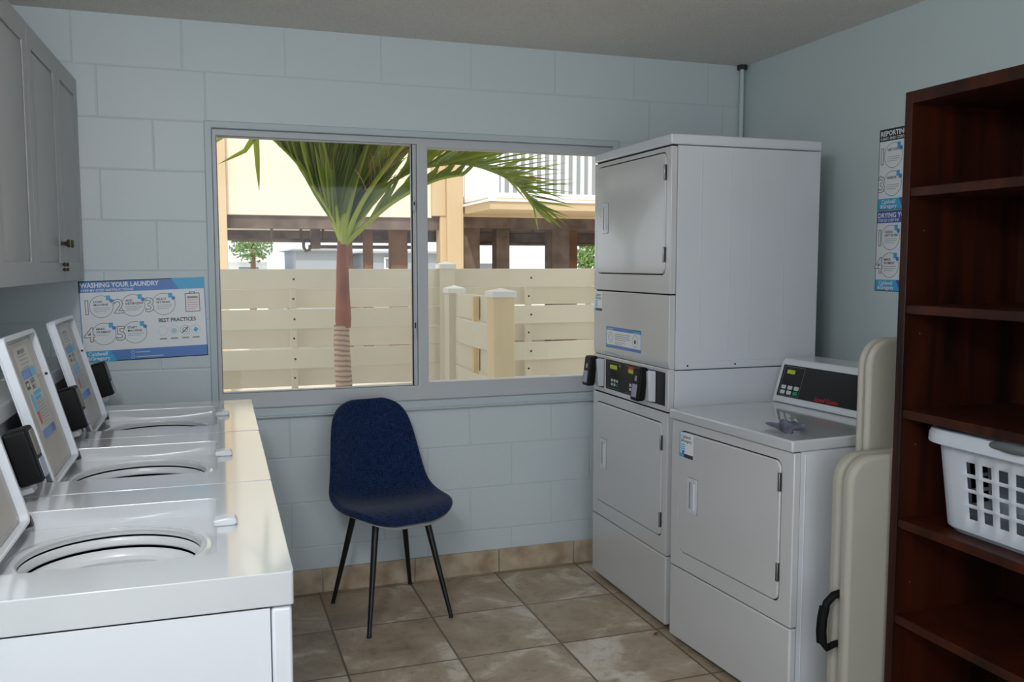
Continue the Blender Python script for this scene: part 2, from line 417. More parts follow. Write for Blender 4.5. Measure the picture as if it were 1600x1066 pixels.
class Sheet:
    """flat printed sheet; u to the right, v up, n out of the sheet"""
    def __init__(s, origin, U, V, thick=0.0008):
        s.o = Vector(origin); s.U = Vector(U).normalized(); s.V = Vector(V).normalized(); s.N = s.U.cross(s.V); s.mb = MB(); s.lv = 0; s.t = thick
    def P(s, u, v, w): return tuple(s.o + s.U*u + s.V*v + s.N*w)
    def base(s, w, h, m, r=0.0):
        s.mb.prism(rrect(0, w, 0, h, r) if r else rect(0, w, 0, h), 0, s.t, s.P, m)
    def h(s, l): return s.t + 0.00025*l
    def poly(s, pts, m, l=1): s.mb.add([s.P(u, v, s.h(l)) for u, v in pts], [tuple(range(len(pts)))], m)
    def rect(s, u0, u1, v0, v1, m, l=1): s.poly(rect(u0, u1, v0, v1), m, l)
    def ring(s, cx, cy, r, t, m, l=1, a0=0, a1=2*PI, n=32, ry=None):
        ry = ry or r; k = [a0+(a1-a0)*i/n for i in range(n+1)]
        v = [s.P(cx+r*math.cos(a), cy+ry*math.sin(a), s.h(l)) for a in k] + [s.P(cx+(r-t)*math.cos(a), cy+(ry-t)*math.sin(a), s.h(l)) for a in k]
        s.mb.add(v, [(i, i+1, n+2+i, n+1+i) for i in range(n)], m)
    def disc(s, cx, cy, r, m, l=1): s.poly(circ(cx, cy, r, 24), m, l)
    def frame(s, u0, u1, v0, v1, t, m, l=1):
        for r in ((u0, u1, v0, v0+t), (u0, u1, v1-t, v1), (u0, u0+t, v0, v1), (u1-t, u1, v0, v1)): s.rect(*r, m, l)
    def text(s, txt, u, v, size, m, l=2, width=None, bold=0.02):
        vs, fs = text_tris(txt, bold)
        if not vs: return
        sx = size
        if width: sx = width/max(p[0] for p in vs)
        s.mb.add([s.P(u+p[0]*sx, v+p[1]*size, s.h(l)) for p in vs], fs, m)
    def lines(s, u0, u1, v, n, dv, m='sheet_line', l=2, th=0.0012):
        for i in range(n):
            e = u1 - (u1-u0)*(0.25 if i == n-1 else 0.05*(i % 2)); s.rect(u0, e, v-i*dv, v-i*dv+th, m, l)
    def build(s, name, parent=None): return s.mb.build(name, parent, smooth=False, recalc=False)

def step_bubble(sh, cx, cy, r, num, t1, t2, icon=True, t='sheet_line', nlines=3):
    sh.ring(cx, cy, r, r*0.045, t, 1)
    sh.text(num, cx-r*1.62, cy-r*0.62, r*1.75, t, 2, bold=0.035)
    sh.text(num, cx-r*1.62, cy-r*0.62, r*1.75, 'sheet_white', 3, bold=-0.004)
    sh.text(t1, cx-r*0.62, cy+r*0.36, r*0.27, 'sheet_ink', 3)
    if t2: sh.text(t2, cx-r*0.62, cy+r*0.08, r*0.27, 'sheet_ink', 3)
    sh.lines(cx-r*0.62, cx+r*0.75, cy-r*0.12, nlines, r*0.16, 'sheet_line', 3, r*0.03)
    if icon: 
        sh.rect(cx+r*0.42, cx+r*0.78, cy+r*0.55, cy+r*0.98, 'sheet_cyan', 4)
        sh.disc(cx+r*0.85, cy+r*0.5, r*0.17, 'sheet_blue', 5)

# ------------------------------------------------------------------ the room
XL, XR, YB, ZC = -0.42, 3.049, -5.30, 2.4368
m = MB(); m.box(XL-0.2, XR+0.2, YB-0.2, 0.2, -0.15, 0.0, 'stone_tile'); struct(m.build('floor', smooth=False))
m = MB(); m.box(XL-0.2, XR+0.2, YB-0.2, 0.2, ZC, ZC+0.15, 'popcorn'); struct(m.build('ceiling', smooth=False))
# window wall with its opening
WX0, WX1, WZ0, WZ1 = 0.482, 2.359, 0.800, 2.040
m = MB(); m.prism(rect(XL-0.2, XR+0.2, 0.0, ZC), 0.0, 0.2, TY, 'painted_block', holes=[rect(WX0, WX1, WZ0, WZ1)])
struct(m.build('wall_front', smooth=False))
m = MB(); m.box(XR, XR+0.2, YB, 0.0, 0, ZC, 'plain_wall'); struct(m.build('wall_right', smooth=False))
m = MB(); m.box(XL-0.2, XL, YB, 0.0, 0, ZC, 'plain_wall'); struct(m.build('wall_left', smooth=False))
m = MB(); m.prism(rect(XL-0.2, XR+0.2, 0.0, ZC), YB-0.2, YB, TY, 'plain_wall', holes=[rect(-0.25, 2.85, 0.02, 2.26)])
struct(m.build('wall_back', smooth=False))
# tile skirting on the window wall, cut into its pieces by joints
m = MB()
edges = [0.655, 0.927-0.001, 1.343, 1.75, 2.133, 2.54, XR]
xs = [XL] + edges
for a, b in zip(xs[:-1], xs[1:]): m.box(a+0.0015, b-0.0015, -0.012, 0.0, 0.0, 0.108, 'travertine')
struct(m.build('baseboard_front', bevel=0.002))
m = MB(); m.box(XR-0.012, XR, YB, -0.012, 0.0, 0.108, 'travertine'); struct(m.build('baseboard_right', bevel=0.002))
# unseen upper storey and roof, added to keep the yard side in the shade
m = MB(); m.box(XL-3, XR+4, 0.0, 0.2, ZC+0.15, 5.7, 'stucco'); struct(m.build('shade_storey', smooth=False))
m = MB(); m.box(XL-3, XR+4, -8.5, 0.9, 5.7, 5.9, 'concrete'); struct(m.build('shade_roof', smooth=False))
m = MB(); m.box(XL-3, XR+4, -7.6, YB-0.2, ZC+0.15, ZC+0.35, 'concrete'); struct(m.build('shade_overhang', smooth=False))  # unseen slab, added to keep direct sun out of the doorway

# ------------------------------------------------------------------ window
wn = thing('window_1', '', ''); del wn['label']; del wn['category']; wn['kind'] = 'structure'
m = MB(); m.prism(rect(WX0, WX1, WZ0, WZ1), -0.012, 0.10, TY, 'trim_paint', holes=[rect(WX0+0.028, WX1-0.028, 0.836, WZ1-0.028)])
m.box(WX0-0.0, WX1+0.0, -0.026, 0.0, 0.796, 0.806, 'trim_paint')
m.build('window_casing', wn, bevel=0.004)
m = MB(); m.prism(rect(WX0+0.028, WX1-0.028, 0.836, WZ1-0.028), 0.018, 0.085, TY, 'frame_metal',
                  holes=[rect(0.527, 1.376, 0.903, 1.985), rect(1.424, 2.29, 0.915, 1.972)])
m.build('window_frame', wn, bevel=0.003)
m = MB(); m.prism(rect(0.5275, 1.3755, 0.9035, 1.9845), 0.030, 0.052, TY, 'frame_metal', holes=[rect(0.531, 1.352, 0.908, 1.979)])
m.box(1.352, 1.3575, 0.026, 0.034, 0.903, 1.985, 'rubber')
m.build('window_sash', wn, bevel=0.002)
m = MB(); m.box(1.356, 1.366, 0.012, 0.030, 1.13, 1.20, 'frame_metal'); m.box(1.359, 1.364, 0.008, 0.014, 1.165, 1.19, 'rubber')
m.build('sash_latch', wn, bevel=0.0015)
m = MB(); m.box(1.356, 1.366, 0.012, 0.030, 1.69, 1.74, 'frame_metal'); m.box(1.359, 1.364, 0.008, 0.014, 1.715, 1.73, 'rubber')
m.build('sash_latch', wn, bevel=0.0015)
for a, b, y in ((0.531, 1.352, 0.041), (1.424, 2.29, 0.062)):
    m = MB(); m.add([(a, y, 0.905), (b, y, 0.905), (b, y, 1.982 if a < 1 else 1.972), (a, y, 1.982 if a < 1 else 1.972)], [(0, 1, 2, 3)], 'window_glass')
    if a > 1: m.v = [(x, yy, max(zz, 0.915)) for x, yy, zz in m.v]
    m.build('window_pane', wn, smooth=False)

# invented fixture for the added fill lamps behind the camera
t = thing('fill_fixture', 'invented white light bar for the added fill lamps, unseen behind the camera', 'ceiling light', (0.15, -3.375, ZC))
m = MB(); m.box(-0.06, 0.06, -0.42, 0.42, -0.035, 0.0, 'enamel')
m.build('housing', t, bevel=0.008)
for ly in (0.275, -0.275):
    m = MB(); m.tube([(0, ly, -0.035), (0, ly, -0.09)], [0.03, 0.045], 'enamel', 16); m.build('lamp_socket', t)

# pipe in the far right corner
m = MB(); m.tube([(3.02, -0.022, 1.2), (3.02, -0.022, 2.42)], 0.011, 'plain_wall', 12); m.tube([(3.02, -0.022, 2.415), (3.02, -0.022, 2.4368)], 0.024, 'rubber', 14)
tag(m.build('conduit_pipe'), 'thin painted pipe running up the corner to the ceiling right of the window', 'pipe')

# ------------------------------------------------------------------ wall cabinets
def wall_cabinet():
    rz = -0.0314
    seams = [-0.004, -0.43, -0.89, -1.35]
    labs = ['white raised-panel wall cabinet end unit closest to the window wall',
            'middle white raised-panel wall cabinet in the row above the washers',
            'white raised-panel wall cabinet cut off by the left edge of the photo']
    for i in range(3):
        y1, y0 = seams[i], seams[i+1]; wd = y1-y0
        t = thing('wall_cabinet', labs[i], 'cabinet', (0.015+0.0314*y1, y1, 1.39), rz, 'white wall cabinets above the washers')
        H = 0.782
        m = MB(); m.box(-0.33, -0.022, -wd, 0, 0, H, 'cabinet_paint'); m.build('cabinet_body', t, bevel=0.001)
        m = MB()
        m.box(-0.019, -0.006, -wd+0.002, -0.002, 0.002, H-0.002, 'cabinet_paint')
        # thick border and raised field
        m.prism(rect(-wd+0.002, -0.002, 0.002, H-0.002), -0.006, 0.0, TX, 'cabinet_paint', holes=[rrect(-wd+0.062, -0.062, 0.07, H-0.07, 0.004, 2)])
        a, b, c, d = -wd+0.085, -0.085, 0.093, H-0.093
        m.add([(-0.006, a-0.02, c-0.02), (-0.006, b+0.02, c-0.02), (-0.006, b+0.02, d+0.02), (-0.006, a-0.02, d+0.02),
               (0.0, a, c), (0.0, b, c), (0.0, b, d), (0.0, a, d)], [(0, 1, 5, 4), (1, 2, 6, 5), (2, 3, 7, 6), (3, 0, 4, 7), (4, 5, 6, 7)], 'cabinet_paint')
        dr = m.build('door', t, bevel=0.0025)
        # knob: mushroom profile, pulls near the seam between the two visible doors
        ky = -0.035 if i == 1 else (-wd+0.035)
        if i < 2:
            m = MB(); m.lathe([(0.0, 0.030), (0.012, 0.029), (0.0155, 0.024), (0.013, 0.019), (0.006, 0.014), (0.005, 0.006), (0.009, 0.001), (0.009, 0.0)], (0, ky, 0.135), 'brass', 20, 'x')
            m.build('knob', dr)
            m = MB(); m.lathe([(0.0, 0.012), (0.006, 0.011), (0.009, 0.008), (0.006, 0.004), (0.004, 0.0)], (0, ky+(0.006 if i else -0.006), 0.062), 'brass', 16, 'x')
            m.lathe([(0.0, 0.012), (0.005, 0.011), (0.007, 0.008), (0.005, 0.004), (0.004, 0.0)], (0, ky+(0.006 if i else -0.006), 0.044), 'brass', 16, 'x')
            m.build('child_latch', dr)
wall_cabinet()

# ------------------------------------------------------------------ top-loading washers
def washer(loc, rz, label):
    t = thing('top_load_washer', label, 'washer', loc, rz, 'top-loading washers in a row')
    W2, D, ZT = 0.3275, 0.71, 0.945
    m = MB(); m.prism(rect(-D+0.01, -0.035, -W2, W2), 0.02, 0.885, TZ, 'enamel', holes=[rect(-D+0.014, -0.039, -W2+0.004, W2-0.004)]); m.build('cabinet_body', t, bevel=0.001)
    m = MB(); m.box(-0.0335, 0.0, -W2, W2, 0.02, 0.885, 'enamel'); m.build('front_panel', t, bevel=0.006, seg=3)
    for sx in (-0.64, -0.06):
        for sy in (-0.28, 0.28):
            m = MB(); m.lathe([(0.0, 0.0), (0.02, 0.0), (0.02, 0.008), (0.008, 0.012), (0.008, 0.03), (0, 0.03)], (sx, sy, 0), 'rubber', 14); m.build('levelling_foot', t)
    # top: rim plate with the lid well cut out, well floor with the round opening
    wx0, wx1, wy = -0.500, -0.118, 0.200
    m = MB()
    m.prism(rrect(-D, 0.004, -W2-0.002, W2+0.002, 0.006, 2), 0.888, ZT, TZ, 'enamel_top', holes=[rrect(wx0, wx1, -wy, wy, 0.02, 5)])
    m.build('top_panel', t, bevel=0.005, seg=3)
    cx, cy, R = -0.308, -0.008, 0.161
    zf = 0.906
    m = MB()
    m.prism(rrect(wx0+0.0005, wx1-0.0005, -wy+0.0005, wy-0.0005, 0.02, 5), zf-0.012, zf, TZ, 'enamel_top', holes=[circ(cx, cy, R, 56)])
    m.lathe([(R+0.020, 0.0003), (R+0.012, 0.0020), (R+0.005, 0.0022), (R, 0.0), (R-0.001, -0.003), (R, -0.006)], (cx, cy, zf), 'enamel_top', 56)
    m.build('lid_well', t)
    m = MB(); m.lathe([(R+0.034, -0.0125), (R+0.034, -0.100)], (cx, cy, zf), 'gap_black', 48); m.build('tub_gap_shade', t, recalc=False)  # black sleeve, stands in for the shade inside the gap
    m = MB(); m.lathe([(R+0.005, -0.020), (R+0.002, -0.0165), (R-0.002, -0.018), (R-0.005, -0.023), (R-0.006, -0.031), (R-0.003, -0.034), (R+0.003, -0.034)], (cx, cy, zf), 'drum_plastic', 56)
    m.build('tub_cover', t)
    m = MB(); m.lathe([(R+0.002, -0.043), (R-0.002, -0.0395), (R-0.012, -0.045), (R-0.016, -0.052), (R-0.030, -0.056), (R-0.032, -0.080), (R-0.010, -0.090), (R+0.006, -0.094)], (cx, cy, zf), 'drum_plastic', 56)
    m.build('balance_ring', t)
    m = MB(); m.lathe([(R+0.006, -0.094), (R+0.01, -0.40), (R-0.01, -0.42), (0.0, -0.43)], (cx, cy, zf), 'drum_steel', 48)
    m.build('wash_basket', t)
    m = MB(); m.lathe([(0.0, -0.12), (0.035, -0.13), (0.05, -0.2), (0.055, -0.3), (0.12, -0.41), (0.12, -0.43)], (cx, cy, zf), 'drum_plastic', 30)
    for k in range(4):
        a = k*PI/2+0.4
        T = lambda p, a=a: (cx+p.x*math.cos(a)-p.y*math.sin(a), cy+p.x*math.sin(a)+p.y*math.cos(a), zf+p.z)
        m.box(0.05, 0.12, -0.006, 0.006, -0.41, -0.25, 'drum_plastic', T)
    m.build('agitator', t)
    # lid strike, clear plastic block at the front of the well
    m = MB(); m.prism([(-0.016, 0), (0.022, 0), (0.030, 0.004), (0.026, 0.013), (0.010, 0.016), (-0.016, 0.012)], -0.019, 0.019, lambda u, v, w: (-0.108+u, w-0.01, ZT+v), 'drum_plastic')
    m.build('lid_bumper', t, bevel=0.003)
    # open lid, leaning back
    th = math.radians(15.5); hx, hz = wx0+0.004, 0.926
    up = Vector((-math.sin(th), 0, math.cos(th))); nn = Vector((math.cos(th), 0, math.sin(th)))
    L = 0.366; lw = 0.186
    def TL(u, v, w_): p = Vector((hx, 0, hz)) + up*v + Vector((0, 1, 0))*u + nn*w_; return tuple(p)
    m = MB()
    out = rrect(-lw, lw, 0.0, L, 0.022, 5)
    m.prism(out, -0.004, 0.0, TL, 'enamel')
    m.prism(out, 0.0, 0.020, TL, 'enamel', holes=[rrect(-lw+0.013, lw-0.013, 0.008, L-0.013, 0.014, 5)])
    lid = m.build('lid', t, bevel=0.003, seg=2)
    m = MB(); m.prism([(p[0], p[1]) for p in rrect(-lw+0.014, lw-0.014, 0.009, L-0.014, 0.014, 5)], 0.001, 0.004, TL, 'galvanised'); 
    m.prism(rrect(-0.16, 0.16, 0.02, L-0.02, 0.03, 5), 0.004, 0.0065, TL, 'galvanised')
    m.build('lid_liner', lid, bevel=0.0015)
    for s in (-1, 1):
        m = MB(); m.box(-0.006, 0.006, s*(lw-0.004)-0.006, s*(lw-0.004)+0.006, 0.002, 0.05, 'chrome', lambda p: TL(p.y, p.z, p.x+0.010))
        m.box(-0.010, 0.012, s*(lw+0.001)-0.007, s*(lw+0.001)+0.007, -0.012, 0.010, 'hinge_dark', lambda p: TL(p.y, p.z, p.x+0.008))
        m.build('hinge', lid, bevel=0.0015)
        for vv in ((0.035, 0.075) if s < 0 else (0.24,)):
            m = MB(); m.lathe([(0.0, 0.003), (0.0035, 0.002), (0.004, 0)], (0, 0, 0), 'rubber', 12)
            m.v = [TL(s*(lw-0.0131) - s*p[2], vv+p[1], 0.012+p[0]) for p in m.v]
            m.build('rubber_plug', lid)
    # printed label on the inside of the lid. u = along +y would read mirrored: right of the sheet is +y for a viewer at +x
    o = TL(-0.075, 0.10, 0.0068)
    sh = Sheet(o, (0, 1, 0), up, 0.0006); sh.base(0.155, 0.235, 'sheet_label')
    sh.rect(0.0, 0.155, 0.0, 0.022, 'sheet_blue'); sh.rect(0.11, 0.155, 0.0, 0.022, 'sheet_navy', 2)
    sh.rect(0.0, 0.155, 0.152, 0.176, 'sheet_blue'); sh.rect(0.10, 0.155, 0.152, 0.176, 'sheet_cyan', 2)
    sh.text('IMPORTANT', 0.035, 0.215, 0.014, 'sheet_ink', bold=0.01); sh.lines(0.03, 0.125, 0.208, 4, 0.010, 'sheet_grey', th=0.003)
    sh.rect(0.006, 0.044, 0.126, 0.148, 'sheet_ink'); sh.rect(0.012, 0.038, 0.134, 0.142, 'sheet_label', 2)
    sh.text('LIQUID', 0.058, 0.138, 0.016, 'sheet_ink'); sh.text('ONLY', 0.062, 0.122, 0.016, 'sheet_ink')
    sh.rect(0.055, 0.14, 0.106, 0.116, 'sheet_cyan'); sh.rect(0.055, 0.125, 0.093, 0.103, 'sheet_cyan')
    sh.poly([(0.012, 0.112), (0.03, 0.116), (0.044, 0.10), (0.044, 0.068), (0.014, 0.068)], 'sheet_cyan')
    sh.poly([(0.014, 0.068), (0.044, 0.068), (0.04, 0.036), (0.02, 0.036)], 'sheet_red', 1)
    sh.lines(0.055, 0.14, 0.082, 7, 0.008, 'sheet_grey', th=0.003); sh.frame(0.05, 0.145, 0.028, 0.09, 0.0012, 'sheet_line')
    sh.build('instruction_sticker', lid)
    # control console
    m = MB(); prof = [(-0.530, ZT), (-0.575, 1.108), (-0.585, 1.128), (-0.700, 1.128), (-0.704, 1.12), (-0.704, ZT)]
    m.prism(prof, -W2+0.004, W2-0.004, lambda u, v, w_: (u, w_, v), 'enamel_grey'); con = m.build('control_console', t, bevel=0.005, seg=3)
    fd = (Vector((-0.575, 0, 1.108)) - Vector((-0.530, 0, ZT))).normalized(); fn = Vector((fd.z, 0, -fd.x))
    def TC(u, v, w_): p = Vector((-0.530, 0, ZT)) + fd*v + Vector((0, 1, 0))*u + fn*w_; return tuple(p)
    m = MB(); m.prism(rrect(-W2+0.02, W2-0.02, 0.012, 0.158, 0.004, 2), 0.0005, 0.003, TC, 'panel_black')
    for i in range(3):
        for j in range(2): m.prism(rrect(-0.20+i*0.022, -0.184+i*0.022, 0.03+j*0.018, 0.042+j*0.018, 0.002, 2), 0.003, 0.0042, TC, 'key_white')
    m.prism(rect(-0.20, -0.155, 0.11, 0.128), 0.003, 0.0036, TC, 'led_yellow')
    m.build('control_panel', con, bevel=0.0005)
    # card reader beside the lid
    rc = 0.286
    m = MB(); m.prism(rrect(rc-0.036, rc+0.036, 0.03, 0.150, 0.010, 4), 0.030, 0.078, TC, 'reader_black'); rd = m.build('card_reader', con, bevel=0.006, seg=3)
    m = MB(); m.prism(rrect(rc-0.016, rc+0.026, 0.036, 0.078, 0.004, 3), 0.078, 0.0805, TC, 'reader_screen')
    m.prism(rrect(rc-0.016, rc+0.020, 0.086, 0.142, 0.004, 3), 0.078, 0.0815, TC, 'reader_grey'); m.build('reader_face', rd, bevel=0.001)
    m = MB(); m.prism(rrect(rc-0.022, rc+0.022, 0.012, 0.034, 0.003, 3), 0.002, 0.050, TC, 'enamel_grey'); m.build('reader_bracket', con, bevel=0.002)
    return t
RW = -0.015
for yc, lb in ((-2.107, 'nearest white top-loading washer with its open lid cut off by the left edge'),
               (-1.4425, 'middle white top-loading washer of three with its lid raised'),
               (-0.7775, 'farthest white top-loading washer with open lid, beside the window wall')):
    washer((0.6247+0.01508*yc, yc, 0), RW, lb)

# ------------------------------------------------------------------ dryers
def door_unit(t, y0, y1, z0, z1, hinge_zs, hz, wm='enamel_warm'):
    """flush dryer door in the opening; handle on the +y side, hinges on the -y side"""
    m = MB(); g = 0.004
    m.prism(rrect(y0+g, y1-g, z0+g, z1-g, 0.026, 6), -0.003, 0.018, TX, wm)
    d = m.build('door', t, bevel=0.004, seg=3)
    hy = y1-0.092
    m = MB(); m.prism(rrect(hy-0.030, hy+0.030, hz-0.066, hz+0.066, 0.006, 3), -0.0062, -0.0032, TX, 'enamel', holes=[rrect(hy-0.019, hy+0.019, hz-0.052, hz+0.052, 0.004, 3)])
    m.prism(rrect(hy-0.019, hy+0.019, hz-0.052, hz+0.052, 0.004, 3), -0.0042, -0.0032, TX, 'drum_plastic')
    m.box(-0.012, -0.004, hy-0.018, hy-0.010, hz-0.05, hz+0.05, 'enamel')
    m.prism(rrect(hy-0.0315, hy+0.0315, hz-0.0675, hz+0.0675, 0.006, 3), -0.0036, -0.0030, TX, 'hinge_dark', holes=[rrect(hy-0.029, hy+0.029, hz-0.065, hz+0.065, 0.006, 3)])
    m.box(-0.0046, -0.0040, hy+0.0150, hy+0.0185, hz-0.05, hz+0.05, 'hinge_dark')
    m.build('handle', d, bevel=0.001)
    for z in hinge_zs:
        m = MB(); m.box(-0.006, 0.002, y0+0.002, y0+0.012, z-0.030, z+0.030, 'hinge_dark'); m.tube([(-0.006, y0+0.004, z-0.03), (-0.006, y0+0.004, z+0.03)], 0.003, 'chrome', 8)
        m.build('hinge', d, bevel=0.0008)
    return d

def stacked():
    t = thing('stacked_tumble_dryer', 'tall white stacked double dryer standing against the window wall', 'dryer', (2.156, -0.527, 0), 0)
    Y, D = 0.35, 0.6825
    m = MB(); m.box(0.03, D, -Y+0.003, Y-0.003, 1.042, 1.905, 'enamel')
    # shallow pressed ribs of the side panel
    for x in (0.135, 0.265, 0.36, 0.515):
        m.prism([(x-0.005, 0), (x, 0.0009), (x+0.005, 0)], 1.10, 1.88, lambda u, v, w_: (u, -Y+0.003-v, w_), 'enamel')
    m.box(0.032, D-0.0, -Y+0.001, -Y+0.004, 1.044, 1.072, 'enamel')
    up = m.build('upper_cabinet', t, bevel=0.002)
    m = MB(); m.box(0.03, D, -Y+0.004, Y-0.004, 0.02, 1.038, 'enamel'); m.box(0.03, D-0.02, -Y+0.01, Y-0.01, 1.036, 1.044, 'gap_black'); m.build('lower_cabinet', t, bevel=0.002)
    for x in (0.085, 0.30):
        m = MB(); m.lathe([(0.0, 0.002), (0.003, 0.0015), (0.004, 0)], (0, 0, 0), 'gap_black', 10)
        m.v = [(x+p[0], -Y+0.001-p[2], 1.057+p[1]) for p in m.v]; m.build('screw', up)
    m = MB(); m.box(-0.002, D+0.002, -Y-0.002, Y+0.002, 1.908, 1.948, 'enamel'); m.build('top_panel', t, bevel=0.007, seg=3)
    m = MB(); m.box(0.010, 0.03, -Y+0.006, Y-0.006, 1.03, 1.912, 'gap_black'); m.box(0.006, 0.03, -Y+0.01, Y-0.01, 0.03, 1.03, 'gap_black'); m.build('front_gap_shade', t)  # black sheets put the shade of the panel gaps into colour
    m = MB(); m.prism(rect(-Y, Y, 1.338, 1.902), 0.0, 0.028, TX, 'enamel_warm', holes=[rrect(-0.314, 0.321, 1.411, 1.884, 0.03, 6)]); m.build('upper_front_panel', t, bevel=0.004, seg=3)
    m = MB(); m.box(0.012, 0.02, -0.315, 0.322, 1.409, 1.886, 'gap_black'); m.build('door_gap_shade', t)  # black sheet in place of the shadow line around the door
    door_unit(t, -0.314, 0.321, 1.411, 1.884, (1.805, 1.49), 1.655)
    # upper access panel, curved in at its foot
    m = MB(); pr = [(0.028, 1.0455), (0.009, 1.0455), (0.004, 1.052), (0.001, 1.066), (0.0, 1.085), (0.0, 1.333), (0.028, 1.333)]
    m.prism(pr, -Y, Y, lambda u, v, w_: (u, w_, v), 'enamel_warm')
    ap = m.build('access_panel', t, bevel=0.003, seg=2)
    for y in (0.315, -0.315):
        m = MB(); m.lathe([(0.0, 0.002), (0.003, 0.0015), (0.0045, 0)], (0, 0, 0), 'chrome', 10)
        m.v = [(0.006-p[2], y+p[0], 1.066+p[1]) for p in m.v]; m.build('screw', ap)
    # control band
    m = MB(); m.prism(rect(-Y, Y, 0.878, 1.045), 0.0, 0.028, TX, 'enamel_warm',
                      holes=[rrect(0.235, 0.335, 0.898, 1.030, 0.004, 2), rrect(-0.105, 0.225, 0.898, 1.030, 0.004, 2), rrect(-0.325, -0.13, 0.898, 1.030, 0.004, 2)])
    cb = m.build('control_band', t, bevel=0.003)
    m = MB(); m.box(0.004, 0.02, -0.33, 0.338, 0.896, 1.032, 'panel_black')
    for c in (0.145, -0.035):
        for i in range(3):
            for j in range(2): m.prism(rrect(c-0.045+i*0.026, c-0.028+i*0.026, 0.918+j*0.018, 0.930+j*0.018, 0.002, 2), 0.0032, 0.004, TX, 'key_green' if (i == 0 and j == 0) else 'key_white')
        m.prism(rect(c-0.035, c+0.035, 0.992, 1.010), 0.0034, 0.004, TX, 'led_yellow')
        for a in ((c-0.062, c+0.062, 1.020, 1.0208), (c-0.062, c+0.062, 0.9055, 0.9063)): m.prism(rect(*a), 0.0034, 0.004, TX, 'sheet_grey')
    m.prism(rect(-0.075, -0.005, 1.008, 1.022), 0.003, 0.0034, TX, 'red_ink')
    m.lathe([(0.0, 0.008), (0.006, 0.007), (0.007, 0)], (0, 0, 0), 'chrome', 14); m.v[-42:] = [(0.004-p[2], 0.068+p[0], 1.012+p[1]) for p in m.v[-42:]]
    m.build('control_panel', cb)
    for c in (0.290, -0.195):
        def TR(u, v, w_, c=c): return (-0.012-w_-(v-0.96)*(-0.12), c+u, v)
        m = MB(); m.prism([(0.0, -0.05), (-0.030, -0.046), (-0.036, 0.05), (0.0, 0.05)], -0.05, 0.05, lambda u, v, w_, c=c: (u+0.004, c-0.005+w_*0.9, 0.965+v*1.25), 'enamel')
        br = m.build('reader_bracket', cb, bevel=0.003)
        m = MB(); m.prism(rrect(-0.034, 0.034, 0.905, 1.040, 0.012, 4), 0.018, 0.052, TR, 'reader_black'); rd = m.build('card_reader', cb, bevel=0.006, seg=3)
        m = MB(); m.prism(rrect(-0.018, 0.022, 0.920, 0.972, 0.003, 2), 0.052, 0.054, TR, 'reader_screen'); m.prism(rrect(-0.008, 0.008, 0.985, 1.005, 0.002, 2), 0.052, 0.0535, TR, 'sheet_grey'); m.build('reader_face', rd)
    m = MB(); m.prism(rect(-Y, Y, 0.303, 0.872), 0.0, 0.028, TX, 'enamel_warm', holes=[rrect(-0.312, 0.318, 0.369, 0.830, 0.03, 6)]); m.build('lower_front_panel', t, bevel=0.004, seg=3)
    m = MB(); m.box(0.012, 0.02, -0.313, 0.319, 0.367, 0.832, 'gap_black'); m.build('door_gap_shade', t)  # same black stand-in for shade at the lower door
    door_unit(t, -0.312, 0.318, 0.369, 0.830, (0.75, 0.44), 0.600)
    m = MB(); m.box(0.0, 0.028, -Y, Y, 0.022, 0.299, 'enamel_warm'); m.build('kick_panel', t, bevel=0.006, seg=3)
    for x in (0.08, 0.6):
        for y in (-0.3, 0.3):
            m = MB(); m.lathe([(0, 0), (0.02, 0), (0.02, 0.008), (0.007, 0.012), (0.007, 0.03), (0, 0.03)], (x, y, 0), 'rubber', 14); m.build('levelling_foot', t)
    # stickers; reading direction: u towards -y seen from -x
    sh = Sheet((-0.0002, 0.345, 1.243), (0, -1, 0), (0, 0, 1), 0.0005); sh.base(0.085, 0.085, 'sheet_white')
    sh.text('Caldwell', 0.014, 0.067, 0.015, 'sheet_ink', bold=0.01); sh.text('&Gregory', 0.014, 0.053, 0.015, 'sheet_ink', bold=0.01)
    for i in range(4): sh.rect(0.01, 0.036, 0.018+i*0.008, 0.022+i*0.008, 'sheet_cyan')
    sh.rect(0.0, 0.085, 0, 0.012, 'sheet_ink'); sh.rect(0.0, 0.02, 0, 0.012, 'sheet_cyan', 2)
    sh.build('company_sticker', ap)
    sh = Sheet((-0.0002, 0.213, 1.087), (0, -1, 0), (0, 0, 1), 0.0005); sh.base(0.335, 0.092, 'sheet_white')
    sh.rect(0, 0.335, 0.076, 0.092, 'sheet_blue'); sh.rect(0.27, 0.335, 0.076, 0.092, 'sheet_cyan', 2); sh.rect(0, 0.335, 0, 0.013, 'sheet_blue'); sh.rect(0.0, 0.05, 0, 0.013, 'sheet_cyan', 2)
    sh.frame(0, 0.335, 0, 0.092, 0.003, 'sheet_blue', 2); sh.text('DRYING TIPS', 0.012, 0.079, 0.010, 'sheet_white', 3)
    sh.ring(0.045, 0.045, 0.024, 0.0015, 'sheet_ink', ry=0.024); sh.ring(0.045, 0.045, 0.014, 0.0015, 'sheet_ink'); sh.ring(0.28, 0.045, 0.026, 0.0015, 'sheet_ink'); sh.disc(0.28, 0.042, 0.009, 'sheet_ink', 2)
    sh.lines(0.085, 0.235, 0.062, 4, 0.0085, 'sheet_grey', th=0.0025); sh.lines(0.085, 0.19, 0.026, 2, 0.007, 'sheet_grey', th=0.002)
    sh.build('tips_sticker', ap)
stacked()

